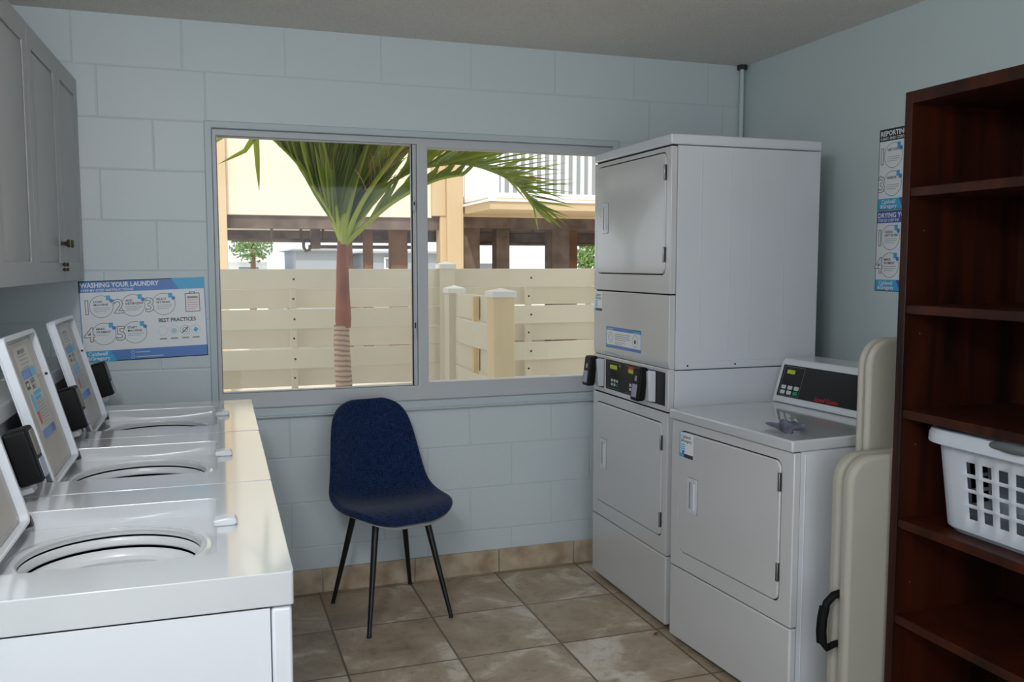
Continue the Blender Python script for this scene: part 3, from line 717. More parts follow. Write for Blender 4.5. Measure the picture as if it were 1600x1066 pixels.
def single():
    t = thing('tumble_dryer', 'white single front-loading dryer with a crumpled sock on its top', 'dryer', (2.161, -1.287, 0), 0.07)
    Y, D = 0.3415, 0.70
    m = MB(); m.box(0.03, D, -Y+0.003, Y-0.003, 0.02, 0.868, 'enamel')
    m.box(0.045, 0.048, -Y+0.001, -Y+0.004, 0.03, 0.86, 'enamel'); m.build('cabinet_body', t, bevel=0.003)
    m = MB(); m.box(-0.012, D+0.002, -Y-0.004, Y+0.004, 0.869, 0.906, 'enamel_top'); m.build('top_panel', t, bevel=0.006, seg=3)
    m = MB(); m.box(0.006, 0.03, -Y+0.01, Y-0.01, 0.03, 0.866, 'gap_black'); m.build('front_gap_shade', t)  # black backing, paints the shade between the front panels
    m = MB(); m.prism(rect(-Y, Y, 0.303, 0.866), 0.0, 0.028, TX, 'enamel_warm', holes=[rrect(-0.285, 0.288, 0.367, 0.833, 0.03, 6)]); m.build('front_panel', t, bevel=0.004, seg=3)
    m = MB(); m.box(0.012, 0.02, -0.286, 0.289, 0.365, 0.835, 'gap_black'); m.build('door_gap_shade', t)  # black backing, paints the shade around this door
    d = door_unit(t, -0.285, 0.288, 0.367, 0.833, (0.762, 0.468), 0.600)
    m = MB(); m.box(0.0, 0.028, -Y, Y, 0.022, 0.299, 'enamel_warm'); m.build('kick_panel', t, bevel=0.006, seg=3)
    for x in (0.08, 0.6):
        for y in (-0.3, 0.3):
            m = MB(); m.lathe([(0, 0), (0.02, 0), (0.02, 0.008), (0.007, 0.012), (0.007, 0.03), (0, 0.03)], (x, y, 0), 'rubber', 14); m.build('levelling_foot', t)
    sh = Sheet((-0.0032, 0.283, 0.735), (0, -1, 0), (0, 0, 1), 0.0005); sh.base(0.088, 0.092, 'sheet_white')
    sh.text('Caldwell', 0.012, 0.073, 0.017, 'sheet_ink', bold=0.012); sh.text('&Gregory', 0.010, 0.058, 0.017, 'sheet_ink', bold=0.012)
    for i in range(4): sh.rect(0.01, 0.036, 0.022+i*0.008, 0.026+i*0.008, 'sheet_cyan')
    sh.rect(0.0, 0.088, 0, 0.014, 'sheet_ink'); sh.rect(0.0, 0.03, 0, 0.014, 'sheet_cyan', 2); sh.rect(0.0, 0.006, 0, 0.092, 'sheet_cyan', 2); sh.disc(0.024, 0.018, 0.007, 'sheet_navy', 3)
    sh.build('company_sticker', d)
    # console
    pf = [(0.470, 0.907), (0.470, 0.918), (0.515, 1.062), (0.530, 1.078), (0.690, 1.078), (0.698, 1.07), (0.698, 0.907)]
    m = MB(); m.prism(pf, -Y+0.002, Y-0.002, lambda u, v, w_: (u, w_, v), 'enamel'); con = m.build('control_console', t, bevel=0.005, seg=3)
    a = Vector((0.470, 0, 0.918)); fd = (Vector((0.515, 0, 1.062))-a); H = fd.length; fd.normalize(); fn = Vector((-fd.z, 0, fd.x))
    def TC(u, v, w_): return tuple(a + fd*v + Vector((0, 1, 0))*u + fn*w_)
    m = MB(); m.prism(rrect(-0.315, 0.318, 0.016, H-0.008, 0.003, 2), 0.0005, 0.003, TC, 'panel_black')
    for i in range(3):
        for j in range(2): m.prism(rrect(0.275-i*0.036, 0.300-i*0.036, 0.026+j*0.020, 0.041+j*0.020, 0.003, 2), 0.003, 0.0044, TC, 'key_green' if (i == 2 and j == 0) else 'key_white')
    m.prism(rrect(0.245, 0.29, 0.108, 0.124, 0.004, 2), 0.003, 0.0038, TC, 'led_yellow')
    for r in ((0.195, 0.308, 0.020, 0.0212), (0.195, 0.308, 0.136, 0.1372), (0.195, 0.1962, 0.020, 0.1372), (0.3068, 0.308, 0.020, 0.1372)): m.prism(rect(*r), 0.003, 0.0034, TC, 'sheet_line')
    pn = m.build('control_panel', con)
    o = TC(0.105, 0.022, 0.0035)
    sh = Sheet(o, (0, -1, 0), fd, 0.0002); sh.text('Speed Queen', 0, 0, 0.022, 'red_ink', 0, bold=0.01); sh.build('lettering', pn)
    return t
single()

# crumpled sock on the dryer
def sock():
    bm = bmesh.new(); bmesh.ops.create_icosphere(bm, subdivisions=4, radius=1.0)
    rnd = [Vector((random.uniform(-1, 1), random.uniform(-1, 1), random.uniform(-1, 1))).normalized() for _ in range(16)]
    for v in bm.verts:
        p = v.co.copy(); s = 1.0
        for i, r in enumerate(rnd): s += 0.075*math.sin(5.5*p.dot(r)+i*1.7)
        q = p*s
        x, y, z = q.x*0.026, q.y*0.040, q.z*0.026
        if p.y > 0.45: y += (p.y-0.45)*0.07; z *= 0.55; x *= 0.6                # thin toe pulled out to the left
        v.co = (x, y, max(z, -0.012)+0.012)
    me = bpy.data.meshes.new('sock'); bm.to_mesh(me); bm.free(); me.materials.append(MATS['sock_cloth']); me.shade_smooth()
    o = bpy.data.objects.new('sock', me); C.objects.link(o); o.location = (2.262, -1.492, 0.9062); o.rotation_euler = (0, 0, 0.25)
    tag(o, 'crumpled dark grey sock lying on top of the single dryer', 'sock')
sock()

# bits of litter on the floor
def litter(loc, m_, rz, lab, name):
    m = MB(); v = []; f = []; n = 8
    for i in range(n+1):
        u = i/n; w_ = 0.006*math.sin(PI*u)+0.0004
        for s_ in (-1, 0, 1): v.append((0.034*(u-0.5), w_*s_, 0.001+0.004*math.sin(PI*u)+0.0015*abs(s_)))
    for i in range(n):
        for k in (0, 1): f.append((i*3+k, i*3+k+1, i*3+k+4, i*3+k+3))
    m.add(v, f, m_); o = m.build(name, None, solid=0.0006, recalc=False); o.location = loc; o.rotation_euler = (0, 0, rz); tag(o, lab, 'litter')
litter((2.099, -0.326, 0.0005), 'sheet_grey', 0.2, 'tiny grey scrap on the floor tiles in front of the stacked dryer', 'scrap')
litter((2.107, -0.899, 0.0005), 'crownshaft', 0.5, 'tiny reddish-brown dry leaf on the floor near the foot of the stacked dryer', 'dry_leaf')

# ------------------------------------------------------------------ posters
def washing_poster():
    a = math.radians(2.0); W_, H_ = 0.474, 0.326
    sh = Sheet((0.0, -0.0025, 1.058), (math.cos(a), 0, math.sin(a)), (-math.sin(a)*0.7, 0, math.cos(a)), 0.001)
    sh.base(W_, H_, 'sheet_white'); s = sh
    s.rect(0, W_, H_-0.046, H_, 'sheet_blue'); s.poly([(0.345, H_), (0.375, H_-0.046), (W_, H_-0.046), (W_, H_)], 'sheet_cyan', 2)
    s.frame(0, W_, 0, H_, 0.003, 'sheet_blue', 1)
    s.text('WASHING YOUR LAUNDRY', 0.006, H_-0.026, 0.026, 'sheet_white', 4, width=0.292, bold=0.03)
    s.text('STEP-BY-STEP INSTRUCTIONS', 0.006, H_-0.042, 0.013, 'sheet_white', 4, width=0.195)
    s.rect(0, W_, 0, 0.045, 'sheet_blue'); s.poly([(0, 0), (0.125, 0), (0.10, 0.045), (0, 0.045)], 'sheet_cyan', 2)
    s.text('Caldwell', 0.018, 0.026, 0.021, 'sheet_white', 4, bold=0.02); s.text('&Gregory', 0.014, 0.008, 0.021, 'sheet_white', 4, bold=0.02)
    for v in (0.031, 0.012): s.ring(0.185, v, 0.007, 0.002, 'sheet_pale', 3, n=16)
    s.rect(0.196, 0.25, 0.029, 0.033, 'sheet_pale', 3); s.rect(0.196, 0.30, 0.010, 0.014, 'sheet_pale', 3)
    r = 0.045
    step_bubble(s, 0.078, 0.222, r, '1', 'LOAD', 'MACHINE'); step_bubble(s, 0.196, 0.222, r, '2', 'ADD', 'DETERGENT')
    step_bubble(s, 0.312, 0.222, r, '3', 'SELECT', 'SETTINGS'); step_bubble(s, 0.082, 0.112, r, '4', 'MAKE', 'PAYMENT', nlines=1); step_bubble(s, 0.198, 0.112, r, '5', 'START', 'MACHINE', nlines=2)
    # clipboard
    s.frame(0.395, 0.452, 0.185, 0.262, 0.0025, 'sheet_ink', 2); s.rect(0.413, 0.434, 0.260, 0.268, 'sheet_ink', 3); s.rect(0.416, 0.431, 0.262, 0.266, 'sheet_white', 4)
    s.rect(0.403, 0.444, 0.240, 0.249, 'sheet_grey', 3); s.lines(0.402, 0.445, 0.232, 5, 0.009, 'sheet_red', 3, 0.0014)
    s.text('BEST PRACTICES', 0.288, 0.148, 0.022, 'sheet_ink', 3, width=0.145, bold=0.025)
    for i, (cx, c) in enumerate(((0.303, 'sheet_pale'), (0.346, 'sheet_pale'), (0.389, 'sheet_line'), (0.430, 'sheet_pale'))):
        s.ring(cx, 0.112, 0.019, 0.0013, c, 2, n=24); s.rect(cx-0.014, cx+0.014, 0.076, 0.082, 'sheet_grey', 2)
    s.disc(0.346, 0.110, 0.011, 'sheet_pale', 3); s.poly([(0.420, 0.108), (0.432, 0.100), (0.441, 0.113), (0.429, 0.122)], 'sheet_cyan', 3)
    s.ring(0.389, 0.112, 0.010, 0.002, 'sheet_ink', 3, n=16); s.poly([(0.376, 0.101), (0.379, 0.099), (0.402, 0.122), (0.400, 0.125)], 'sheet_ink', 4)
    tag(s.build('wall_poster'), 'blue and white poster headed WASHING YOUR LAUNDRY left of the window', 'poster')
washing_poster()

def right_posters():
    # right wall: reading direction is towards -y
    def base(z0, h, head, head2, hc, fc, label, nums, txt):
        s = Sheet((XR-0.0005, -0.968, z0), (0, -1, 0), (0, 0, 1), 0.001); W_ = 0.475
        s.base(W_, h, 'sheet_white'); s.rect(0, W_, h-0.048, h, hc); s.rect(0, W_, 0, 0.046, fc); s.frame(0, W_, 0, h, 0.0025, 'sheet_ink', 2)
        s.text(head, 0.006, h-0.027, 0.027, 'sheet_white', 4, bold=0.03); s.text(head2, 0.006, h-0.043, 0.015, 'sheet_white', 4)
        s.poly([(0.115, 0.046), (0.14, 0.0), (W_, 0.0), (W_, 0.046)], 'sheet_navy', 2)
        s.text('Caldwell', 0.022, 0.026, 0.022, 'sheet_white', 4, bold=0.02); s.text('&Gregory', 0.016, 0.008, 0.022, 'sheet_white', 4, bold=0.02)
        step_bubble(s, 0.078, h-0.048-0.058, 0.050, nums[0], *txt[0]); step_bubble(s, 0.078, 0.046+0.058, 0.050, nums[1], *txt[1])
        tag(s.build('wall_poster'), label, 'poster')
    base(1.668, 0.320, 'REPORTING', '4 EASY AND CONV', 'sheet_black', 'sheet_cyan', 'upper wall poster with black REPORTING header, partly behind the bookcase', '13', (('GET CODE', ''), ('WEBSITE', '')))
    base(1.345, 0.320, 'DRYING YOUR', 'STEP-BY-STEP INS', 'sheet_navy', 'sheet_cyan', 'lower wall poster with blue DRYING YO header, partly behind the bookcase', '14', (('CLEAN', 'LINT FILTER'), ('MAKE', 'PAYMENT')))
right_posters()

# ------------------------------------------------------------------ chair
def chair():
    t = thing('side_chair', 'navy blue fabric shell chair with thin black metal legs under the window', 'chair', (1.172, -0.305, 0), math.radians(12))
    # local: forward = -y.  profile of the shell in (y, z), from seat front to top of the back
    prof = [(-0.243, 0.430), (-0.238, 0.440), (-0.225, 0.453), (-0.19, 0.464), (-0.13, 0.462), (-0.06, 0.452), (0.01, 0.446), (0.075, 0.449), (0.125, 0.468),
            (0.158, 0.505), (0.176, 0.555), (0.190, 0.61), (0.203, 0.67), (0.215, 0.73), (0.226, 0.785), (0.234, 0.825), (0.240, 0.852), (0.243, 0.868)]
    half = [0.070, 0.118, 0.160, 0.198, 0.224, 0.232, 0.233, 0.230, 0.224, 0.216, 0.208, 0.200, 0.192, 0.183, 0.171, 0.150, 0.118, 0.070]
    # curl: how much the side edges rise (seat) or come forward (back)
    curl = [0.0, 0.0, 0.004, 0.010, 0.016, 0.024, 0.034, 0.045, 0.055, 0.062, 0.064, 0.060, 0.054, 0.046, 0.036, 0.024, 0.012, 0.004]
    n = len(prof); nu = 17; v = []; f = []
    for i in range(n):
        a = Vector(prof[max(i-1, 0)]); b = Vector(prof[min(i+1, n-1)]); tg = (b-a).normalized(); nr = Vector((-tg.y, tg.x))
        if nr.y < 0 and i < 7: nr = -nr
        for k in range(nu):
            u = -1+2*k/(nu-1); c = curl[i]*abs(u)**2.4
            y = prof[i][0]+nr.x*c; z = prof[i][1]+nr.y*c
            v.append((half[i]*u*1.02, y, z))
    for i in range(n-1):
        for k in range(nu-1): f.append((i*nu+k, i*nu+k+1, (i+1)*nu+k+1, (i+1)*nu+k))
    m = MB(); m.add(v, f, 'navy_fabric'); o = m.build('seat_shell', t, recalc=False)
    mm = o.modifiers.new('s', 'SOLIDIFY'); mm.thickness = 0.030; mm.offset = 0.0
    mm = o.modifiers.new('sub', 'SUBSURF'); mm.levels = 2; mm.render_levels = 2
    # grey under-shell
    v2 = []
    for i in range(0, 10):
        for k in range(nu):
            p = v[i*nu+k]; v2.append((p[0]*0.96, p[1]*0.97+0.002, p[2]-0.0175))
    f2 = [(i*nu+k, i*nu+k+1, (i+1)*nu+k+1, (i+1)*nu+k) for i in range(9) for k in range(nu-1)]
    m = MB(); m.add(v2, f2, 'shell_grey'); o = m.build('under_shell', t, recalc=False)
    mm = o.modifiers.new('s', 'SOLIDIFY'); mm.thickness = 0.006; mm.offset = 0.0
    mm = o.modifiers.new('sub', 'SUBSURF'); mm.levels = 2; mm.render_levels = 2
    # under-frame and legs (feet measured in the photo)
    m = MB(); m.box(-0.115, 0.115, -0.12, 0.12, 0.412, 0.424, 'leg_metal'); m.build('seat_frame', t, bevel=0.003)
    R = Matrix.Rotation(-math.radians(12), 3, 'Z')
    feet = [(0.951, -0.155), (1.035, -0.56), (1.314, -0.035), (1.39, -0.469)]
    for fx, fy in feet:
        q = R @ Vector((fx-1.172, fy+0.305, 0))
        top = Vector((math.copysign(0.110, q.x), math.copysign(0.115, q.y), 0.418))
        m = MB(); m.tube([q+Vector((0, 0, 0.006)), q.lerp(top, 0.5)+Vector((0, 0, 0.0)), top], [0.0085, 0.0115, 0.0145], 'leg_metal', 14)
        lg = m.build('leg', t)
        m = MB(); m.tube([q, q+Vector((0, 0, 0.008))], [0.0095, 0.0095], 'rubber', 12); m.build('foot_cap', lg)
chair()

# ------------------------------------------------------------------ folding tables leaning on edge
def folding_table(loc, rz, L, H, th, label, handle, tilt=0.0):
    t = thing('folding_table', label, 'folding table', loc, rz, 'folded plastic tables stored on edge')
    t.rotation_euler = (tilt, 0, rz)
    # two moulded leaves back to back with a seam; x = length, z = height, y = thickness
    for i, (a, b) in enumerate(((0.0, th*0.46), (th*0.54, th))):
        m = MB(); m.prism(rrect(0, L, 0.0, H, 0.085, 9), a, b, TY, 'table_plastic')
        lf = m.build('table_leaf', t, bevel=0.014, seg=4)
    m = MB(); m.prism(rrect(0.012, L-0.012, 0.012, H-0.012, 0.08, 9), th*0.42, th*0.58, TY, 'table_plastic'); m.build('hinge_seam', t)
    if handle:
        m = MB(); y = th*0.5; zc = 0.37
        pts = [(0.012, y, zc+0.088), (-0.012, y, zc+0.084), (-0.036, y, zc+0.064), (-0.046, y, zc+0.03), (-0.050, y, zc-0.02), (-0.046, y, zc-0.058), (-0.030, y, zc-0.078), (-0.008, y, zc-0.070), (0.012, y, zc-0.068)]
        m.tube(pts, [0.012, 0.012, 0.012, 0.011, 0.011, 0.011, 0.011, 0.010, 0.010], 'black_plastic', 12)
        m.tube([(-0.043, y, zc+0.052), (-0.050, y, zc+0.02), (-0.053, y, zc-0.02), (-0.050, y, zc-0.056)], 0.0155, 'black_plastic', 12)
        m.build('carry_handle', t)
folding_table((2.250, -1.806, 0.0), 0.0, 0.68, 0.885, 0.088, 'off-white folded plastic table on edge in front, with a black carry handle', True)
folding_table((2.383, -1.714, 0.0), 0.0, 0.60, 1.225, 0.056, 'taller off-white folded plastic table standing behind the one with the black handle', False)

# ------------------------------------------------------------------ bookcase
def bookcase():
    X0, X1, Y1, Y0 = 0.0, 0.43, 0.0, -0.95; ZT = 1.945; th = 0.028
    t = thing('bookcase', 'tall dark brown wooden bookcase at the right edge holding a laundry basket', 'bookcase', (2.388, -1.818, 0), 0)
    for y in (Y1-th, Y0):
        m = MB(); m.box(X0, X1, y, y+th, 0, ZT, 'dark_wood'); m.build('side_panel', t, bevel=0.002)
    m = MB(); m.box(X0+0.0, X1, Y0+th, Y1-th, ZT-0.035, ZT, 'dark_wood'); m.build('top_panel', t, bevel=0.002)
    m = MB(); m.box(X1-0.008, X1, Y0+th, Y1-th, 0.06, ZT-0.035, 'dark_wood'); m.build('back_panel', t)
    m = MB(); m.box(X0+0.01, X0+0.028, Y0+th, Y1-th, 0.0, 0.085, 'dark_wood'); m.build('plinth', t, bevel=0.001)
    for z in (1.672, 1.335, 1.028, 0.700, 0.408, 0.112):
        m = MB(); m.box(X0+0.004, X1-0.008, Y0+th, Y1-th, z-0.026, z, 'dark_wood'); m.build('shelf', t, bevel=0.002)
    for z in (0.50, 0.36, 1.25, 1.55, 0.92):
        m = MB(); m.lathe([(0.0, 0.002), (0.0025, 0.001), (0.003, 0)], (0, 0, 0), 'chrome', 8)
        m.v = [(0.06+p[0], Y1-th-p[2]-0.0005, z+p[1]) for p in m.v]; m.build('shelf_pin', t)
bookcase()

# ------------------------------------------------------------------ laundry basket
def basket():
    t = thing('laundry_basket', 'white plastic laundry basket with square holes on the bookcase shelf', 'laundry basket', (2.588, -2.247, 0.7018), 0)
    # perimeter: rounded rectangle, long side along y
    L, Wd, H = 0.338, 0.160, 0.262; R = 0.080
    def outline(hl, hw, r, spec):
        pts = []
        (ny, nc, nx) = spec
        # start at front side (-x), going from +y to -y
        def seg(a, b, n): 
            for k in range(n):
                u = k/n if (n < 3 or n % 2 == 0) else (k + (0.14 if k % 2 else 0.0)*(1 if n == ny else -1) - (0.14 if (k % 2 == 0 and k > 0) else 0.0)*(1 if n == ny else -1)*0)/n
                pts.append((a[0]+(b[0]-a[0])*u, a[1]+(b[1]-a[1])*u))
        def arc(c, a0, a1, n):
            for k in range(n):
                a = a0+(a1-a0)*k/n; pts.append((c[0]+r*math.cos(a), c[1]+r*math.sin(a)))
        seg((-hw, hl-r), (-hw, -hl+r), ny); arc((-hw+r, -hl+r), PI, 1.5*PI, nc)
        seg((-hw+r, -hl), (hw-r, -hl), nx); arc((hw-r, -hl+r), 1.5*PI, 2*PI, nc)
        seg((hw, -hl+r), (hw, hl-r), ny); arc((hw-r, hl-r), 0, PI/2, nc)
        seg((hw-r, hl), (-hw+r, hl), nx); arc((-hw+r, hl-r), PI/2, PI, nc)
        return pts
    NY, NX, NC = 19, 7, 6                       # odd: solid, hole, solid, ...
    zs = [0.014, 0.052, 0.084, 0.094, 0.126, 0.136, 0.168, 0.178, 0.210, 0.245, 0.272]
    rows = []; 
    for z in zs:
        k = 0.90+0.10*(z/0.272); rows.append((outline(L*k+0.0, Wd*k, R*k, (NY, NC, NX)), z))
    n = len(rows[0][0]); v = [(p[0], p[1], z) for o, z in rows for p in o]; f = []
    def hole(k, i):
        if i not in (1, 3, 5, 7): return False
        if k < NY: return k % 2 == 0 and 1 < k+1 < NY+1
        k2 = k-NY-NC
        if 0 <= k2 < NX: return k2 % 2 == 1
        k3 = k2-NX-NC
        if 0 <= k3 < NY: return k3 % 2 == 0
        k4 = k3-NY-NC
        if 0 <= k4 < NX: return k4 % 2 == 1
        return False
    for i in range(len(zs)-1):
        for k in range(n):
            if hole(k, i): continue
            f.append((i*n+k, i*n+(k+1) % n, (i+1)*n+(k+1) % n, (i+1)*n+k))
    # floor, with a rounded foot
    b = len(v); o2 = outline(L*0.90-0.014, Wd*0.90-0.014, R*0.8, (NY, NC, NX)); v += [(p[0], p[1], 0.0) for p in o2]
    for k in range(n): f.append((b+k, b+(k+1) % n, (k+1) % n, k))
    f.append(tuple(b+k for k in range(n)))
    m = MB(); m.add(v, f, 'basket_white'); m.build('basket_body', t, solid=0.003, smooth=True)
    # rim with a rolled lip
    lip = [(a_, z_+0.027) for a_, z_ in [(0.000, 0.232), (0.004, 0.252), (0.012, 0.2615), (0.022, 0.260), (0.029, 0.246), (0.030, 0.222), (0.0275, 0.222), (0.025, 0.244), (0.018, 0.254), (0.008, 0.250)]]
    v = []; f = []; N = 0
    rings = [outline(L+a, Wd+a, R+a, (NY, NC, NX)) for a, z in lip]
    q = len(lip)
    for (a, z), o in zip(lip, rings): v += [(p[0], p[1], z) for p in o]
    for i in range(q):
        j = (i+1) % q
        for k in range(n): f.append((i*n+k, i*n+(k+1) % n, j*n+(k+1) % n, j*n+k))
    m = MB(); m.add(v, f, 'basket_white'); m.build('rim', t)
    # grip handles on both long sides
    for s in (-1, 1):
        m = MB(); pts = []
        for k in range(13):
            u = -1+2*k/12; pts.append((s*(Wd+0.014+0.020*(1-u*u)), 0.02+u*0.085, 0.283-0.010*(abs(u)**4)))
        m.tube(pts, [0.010+0.004*(1-abs(-1+2*k/12)) for k in range(13)], 'basket_grey', 12); m.build('grip', t)
    m = MB(); m.box(-0.06, 0.06, L-0.004, L+0.004, 0.18, 0.262, 'basket_white'); m.build('end_tab', t, bevel=0.002)
basket()

# ------------------------------------------------------------------ the yard
GZ = -0.40
m = MB(); m.box(-60, 80, 0.2, 140, GZ-0.2, GZ, 'gravel'); m.box(-60, 80, -60, 0.2, GZ-0.2, GZ, 'gravel'); struct(m.build('ground', smooth=False))
m = MB(); m.box(XL-0.2, XR+0.2, YB-0.2, 0.2, GZ, -0.15, 'concrete'); struct(m.build('trim_4', smooth=False))

def slat_panel(mb, P0, P1, z_top, n, pitch, amp, mt, flip=0, th=0.016):
    """woven boards between two posts"""
    P0 = Vector(P0); P1 = Vector(P1); d = P1-P0; L = d.length; d.normalize(); nrm = Vector((-d.y, d.x, 0))
    N = 20
    for i in range(n):
        zt = z_top-i*pitch; zb = zt-pitch+0.0025; s = 1 if (i+flip) % 2 else -1
        v = []; f = []
        for k in range(N+1):
            u = k/N; y = s*amp*math.sin(PI*u)
            for off, z in ((-th/2, zb), (th/2, zb), (th/2, zt), (-th/2, zt)):
                p = P0 + d*(u*L) + nrm*(y+off); v.append((p.x, p.y, z))
        for k in range(N):
            for a in range(4):
                b = (a+1) % 4; f.append((k*4+a, k*4+b, k*4+4+b, k*4+4+a))
        mb.add(v, f, mt)
def post(parent, x, y, z1, wd=0.118, mt='vinyl', name='post'):
    m = MB(); h = wd/2; m.box(x-h, x+h, y-h, y+h, GZ, z1-0.045, mt); o = m.build(name, parent, bevel=0.004)
    m = MB(); h2 = h+0.010
    m.box(x-h2, x+h2, y-h2, y+h2, z1-0.055, z1-0.022, 'vinyl_white')
    b = z1-0.022
    m.add([(x-h2, y-h2, b), (x+h2, y-h2, b), (x+h2, y+h2, b), (x-h2, y+h2, b), (x, y, z1)], [(0, 1, 4), (1, 2, 4), (2, 3, 4), (3, 0, 4)], 'vinyl_white')
    m.build('post_cap', o, bevel=0.002)
    return o
def fences():
    AMP = 0.062; YF = 2.45; pitch = 0.1385; zt = 1.420; nb = 13
    t = thing('woven_fence', 'long cream woven-board vinyl fence across the yard behind the palm', 'fence', (0, 0, GZ)); t.location = (0, 0, 0)
    xs = [-2.25, -0.05, 2.15, 3.44, 5.64]
    for a, b in zip(xs[:-1], xs[1:]):
        m = MB(); slat_panel(m, (a+0.05, YF, 0), (b-0.05, YF, 0), zt, nb, pitch, AMP, 'vinyl', 0); m.build('woven_panel', t, bevel=0.002, seg=1)
        c = (a+b)/2
        m = MB(); m.box(c-0.022, c+0.022, YF-0.018, YF+0.018, GZ, zt-0.002, 'vinyl')
        rl = m.build('rail', t, bevel=0.002)
        for i in range(6):
            z = zt-(i+0.5)*pitch; m = MB(); m.lathe([(0.0, 0.003), (0.007, 0.002), (0.008, 0)], (0, 0, 0), 'rubber', 8)
            yy = YF-0.018 if i % 2 else YF-AMP-0.009
            m.v = [(c+p[0], yy-p[2], z+p[1]) for p in m.v]; m.build('screw', rl)
    for x in xs: post(t, x, YF, 1.475 if x > 0 else 1.44, 0.105)
    t2 = thing('low_fence', 'lower cream woven fence running toward the window, with a tan end post', 'fence', (0, 0, 0))
    post(t2, 2.145, 2.20, 1.305, 0.115, 'vinyl'); post(t2, 2.145, 1.15, 1.312, 0.132, 'vinyl_tan')
    m = MB(); slat_panel(m, (2.145, 2.15, 0), (2.145, 1.21, 0), 1.250, 12, 0.168, 0.035, 'vinyl', 1); m.build('woven_panel', t2, bevel=0.002, seg=1)
    m = MB(); m.box(2.125, 2.165, 1.66, 1.70, GZ, 1.245, 'vinyl_tan'); m.build('rail', t2, bevel=0.002)
fences()

# ------------------------------------------------------------------ palm
def palm():
    bx, by = 1.222, 1.30
    t = thing('palm_tree', 'young palm with reddish crownshaft growing just outside the window', 'palm', (bx, by, GZ), 0)
    def W(p): return Vector((p[0]-bx, p[1]-by, p[2]-GZ))
    m = MB(); pts = []; rs = []
    for k in range(30):
        z = GZ+(1.10-GZ)*k/29; pts.append(W((bx+0.006*math.sin(k*0.4), by, z))); rs.append(0.062-0.018*k/29+(0.002 if k % 2 else 0))
    m.tube(pts, rs, 'palm_trunk', 20); m.build('trunk', t)
    m = MB(); m.tube([W((bx+0.005, by, z)) for z in (1.085, 1.13, 1.20, 1.30, 1.42, 1.52, 1.585)], [0.043, 0.0465, 0.044, 0.039, 0.036, 0.031, 0.027], 'crownshaft', 20); m.build('crownshaft', t)
    top = Vector((bx+0.01, by, 1.56))
    def frond(ctrl, nleaf, ll, mt='leaflet', droop=0.35, up=0.25, wd=0.017, start=0.18, both=True, seed=0, sidev=None, hug=1.0):
        rnd = random.Random(seed)
        ctrl = [Vector(c) for c in ctrl]
        # Catmull-Rom resample
        P = [2*ctrl[0]-ctrl[1]] + ctrl + [2*ctrl[-1]-ctrl[-2]]; pts = []
        for i in range(1, len(P)-2):
            for k in range(10):
                u = k/10; a, b, c, d = P[i-1], P[i], P[i+1], P[i+2]
                pts.append(0.5*((2*b)+(-a+c)*u+(2*a-5*b+4*c-d)*u*u+(-a+3*b-3*c+d)*u**3))
        pts.append(ctrl[-1]); n = len(pts)
        m = MB(); m.tube([W(p) for p in pts], [0.016*(1-0.82*i/(n-1))+0.002 for i in range(n)], 'petiole', 8)
        for k in range(nleaf):
            s = start+(1-start)*(k+0.5)/nleaf; i = min(int(s*(n-1)), n-2); p = pts[i].lerp(pts[i+1], s*(n-1)-i)
            tg = (pts[i+1]-pts[i]).normalized()
            side = tg.cross(Vector((0, 0, 1)))
            if side.length < 0.2: side = tg.cross(Vector((0, 1, 0)))
            if sidev is not None: side = Vector(sidev)
            side.normalize(); nu = side.cross(tg).normalized()
            l = ll*(0.55+0.75*math.sin(PI*min(1, 0.18+0.82*s)))*rnd.uniform(0.85, 1.1)
            for sg in ((-1, 1) if both else (1,)):
                d = (tg*rnd.uniform(0.65, 0.95)*hug+side*sg*rnd.uniform(0.6, 0.95)+nu*rnd.uniform(0.05, up)).normalized()
                w_ = tg.cross(d); w_ = (tg*0.6+nu*0.5*sg).normalized(); w_ = (w_-d*w_.dot(d)).normalized()
                c_ = []; dr = droop*rnd.uniform(0.6, 1.3); NS = 6
                for j in range(NS):
                    q = j/(NS-1); c_.append(p+d*(l*q)+Vector((0, 0, -1))*(dr*l*q*q))
                v = []; f = []
                for j in range(NS):
                    q = j/(NS-1); ww = wd*(0.45+0.75*math.sin(PI*min(1, 0.15+q*0.8)))*(1-q**4); nrm = d.cross(w_)
                    for a in (-1, 0, 1): v.append(tuple(W(c_[j]+w_*(ww*a)+nrm*(0 if a else -ww*0.35))))
                for j in range(NS-1):
                    for a in (0, 1): f.append((j*3+a, j*3+a+1, j*3+a+4, j*3+a+3))
                m.add(v, f, mt if rnd.random() > 0.05 else 'leaflet_dry')
        return m.build('frond', t, recalc=False)
    T0 = top
    # arching frond crossing into the right pane
    frond([T0, (1.36, 1.34, 1.74), (1.50, 1.36, 1.91), (1.66, 1.36, 2.01), (1.85, 1.35, 2.055), (2.03, 1.34, 2.055), (2.23, 1.35, 1.995), (2.38, 1.37, 1.90), (2.46, 1.38, 1.80)], 52, 0.40, droop=0.08, up=1.0, start=0.30, seed=1, wd=0.014, hug=1.15)
    # low frond whose stalk climbs to the right
    frond([T0, (1.36, 1.27, 1.68), (1.50, 1.26, 1.80), (1.66, 1.25, 1.895), (1.80, 1.25, 1.955), (1.95, 1.25, 1.985)], 26, 0.26, droop=-0.02, up=1.0, start=0.22, seed=11, wd=0.012, hug=1.0, sidev=(0, 0.55, 1), both=False)
    # frond forming the left edge of the crown: leaflets only above its stalk
    frond([T0, (1.185, 1.29, 1.71), (1.105, 1.28, 1.84), (1.01, 1.27, 1.985), (0.90, 1.25, 2.10), (0.76, 1.22, 2.21), (0.45, 1.15, 2.40)], 60, 0.36, start=0.10, seed=2, up=1.0, droop=-0.02, hug=1.7, sidev=(0.45, -0.25, 0.9), both=False)
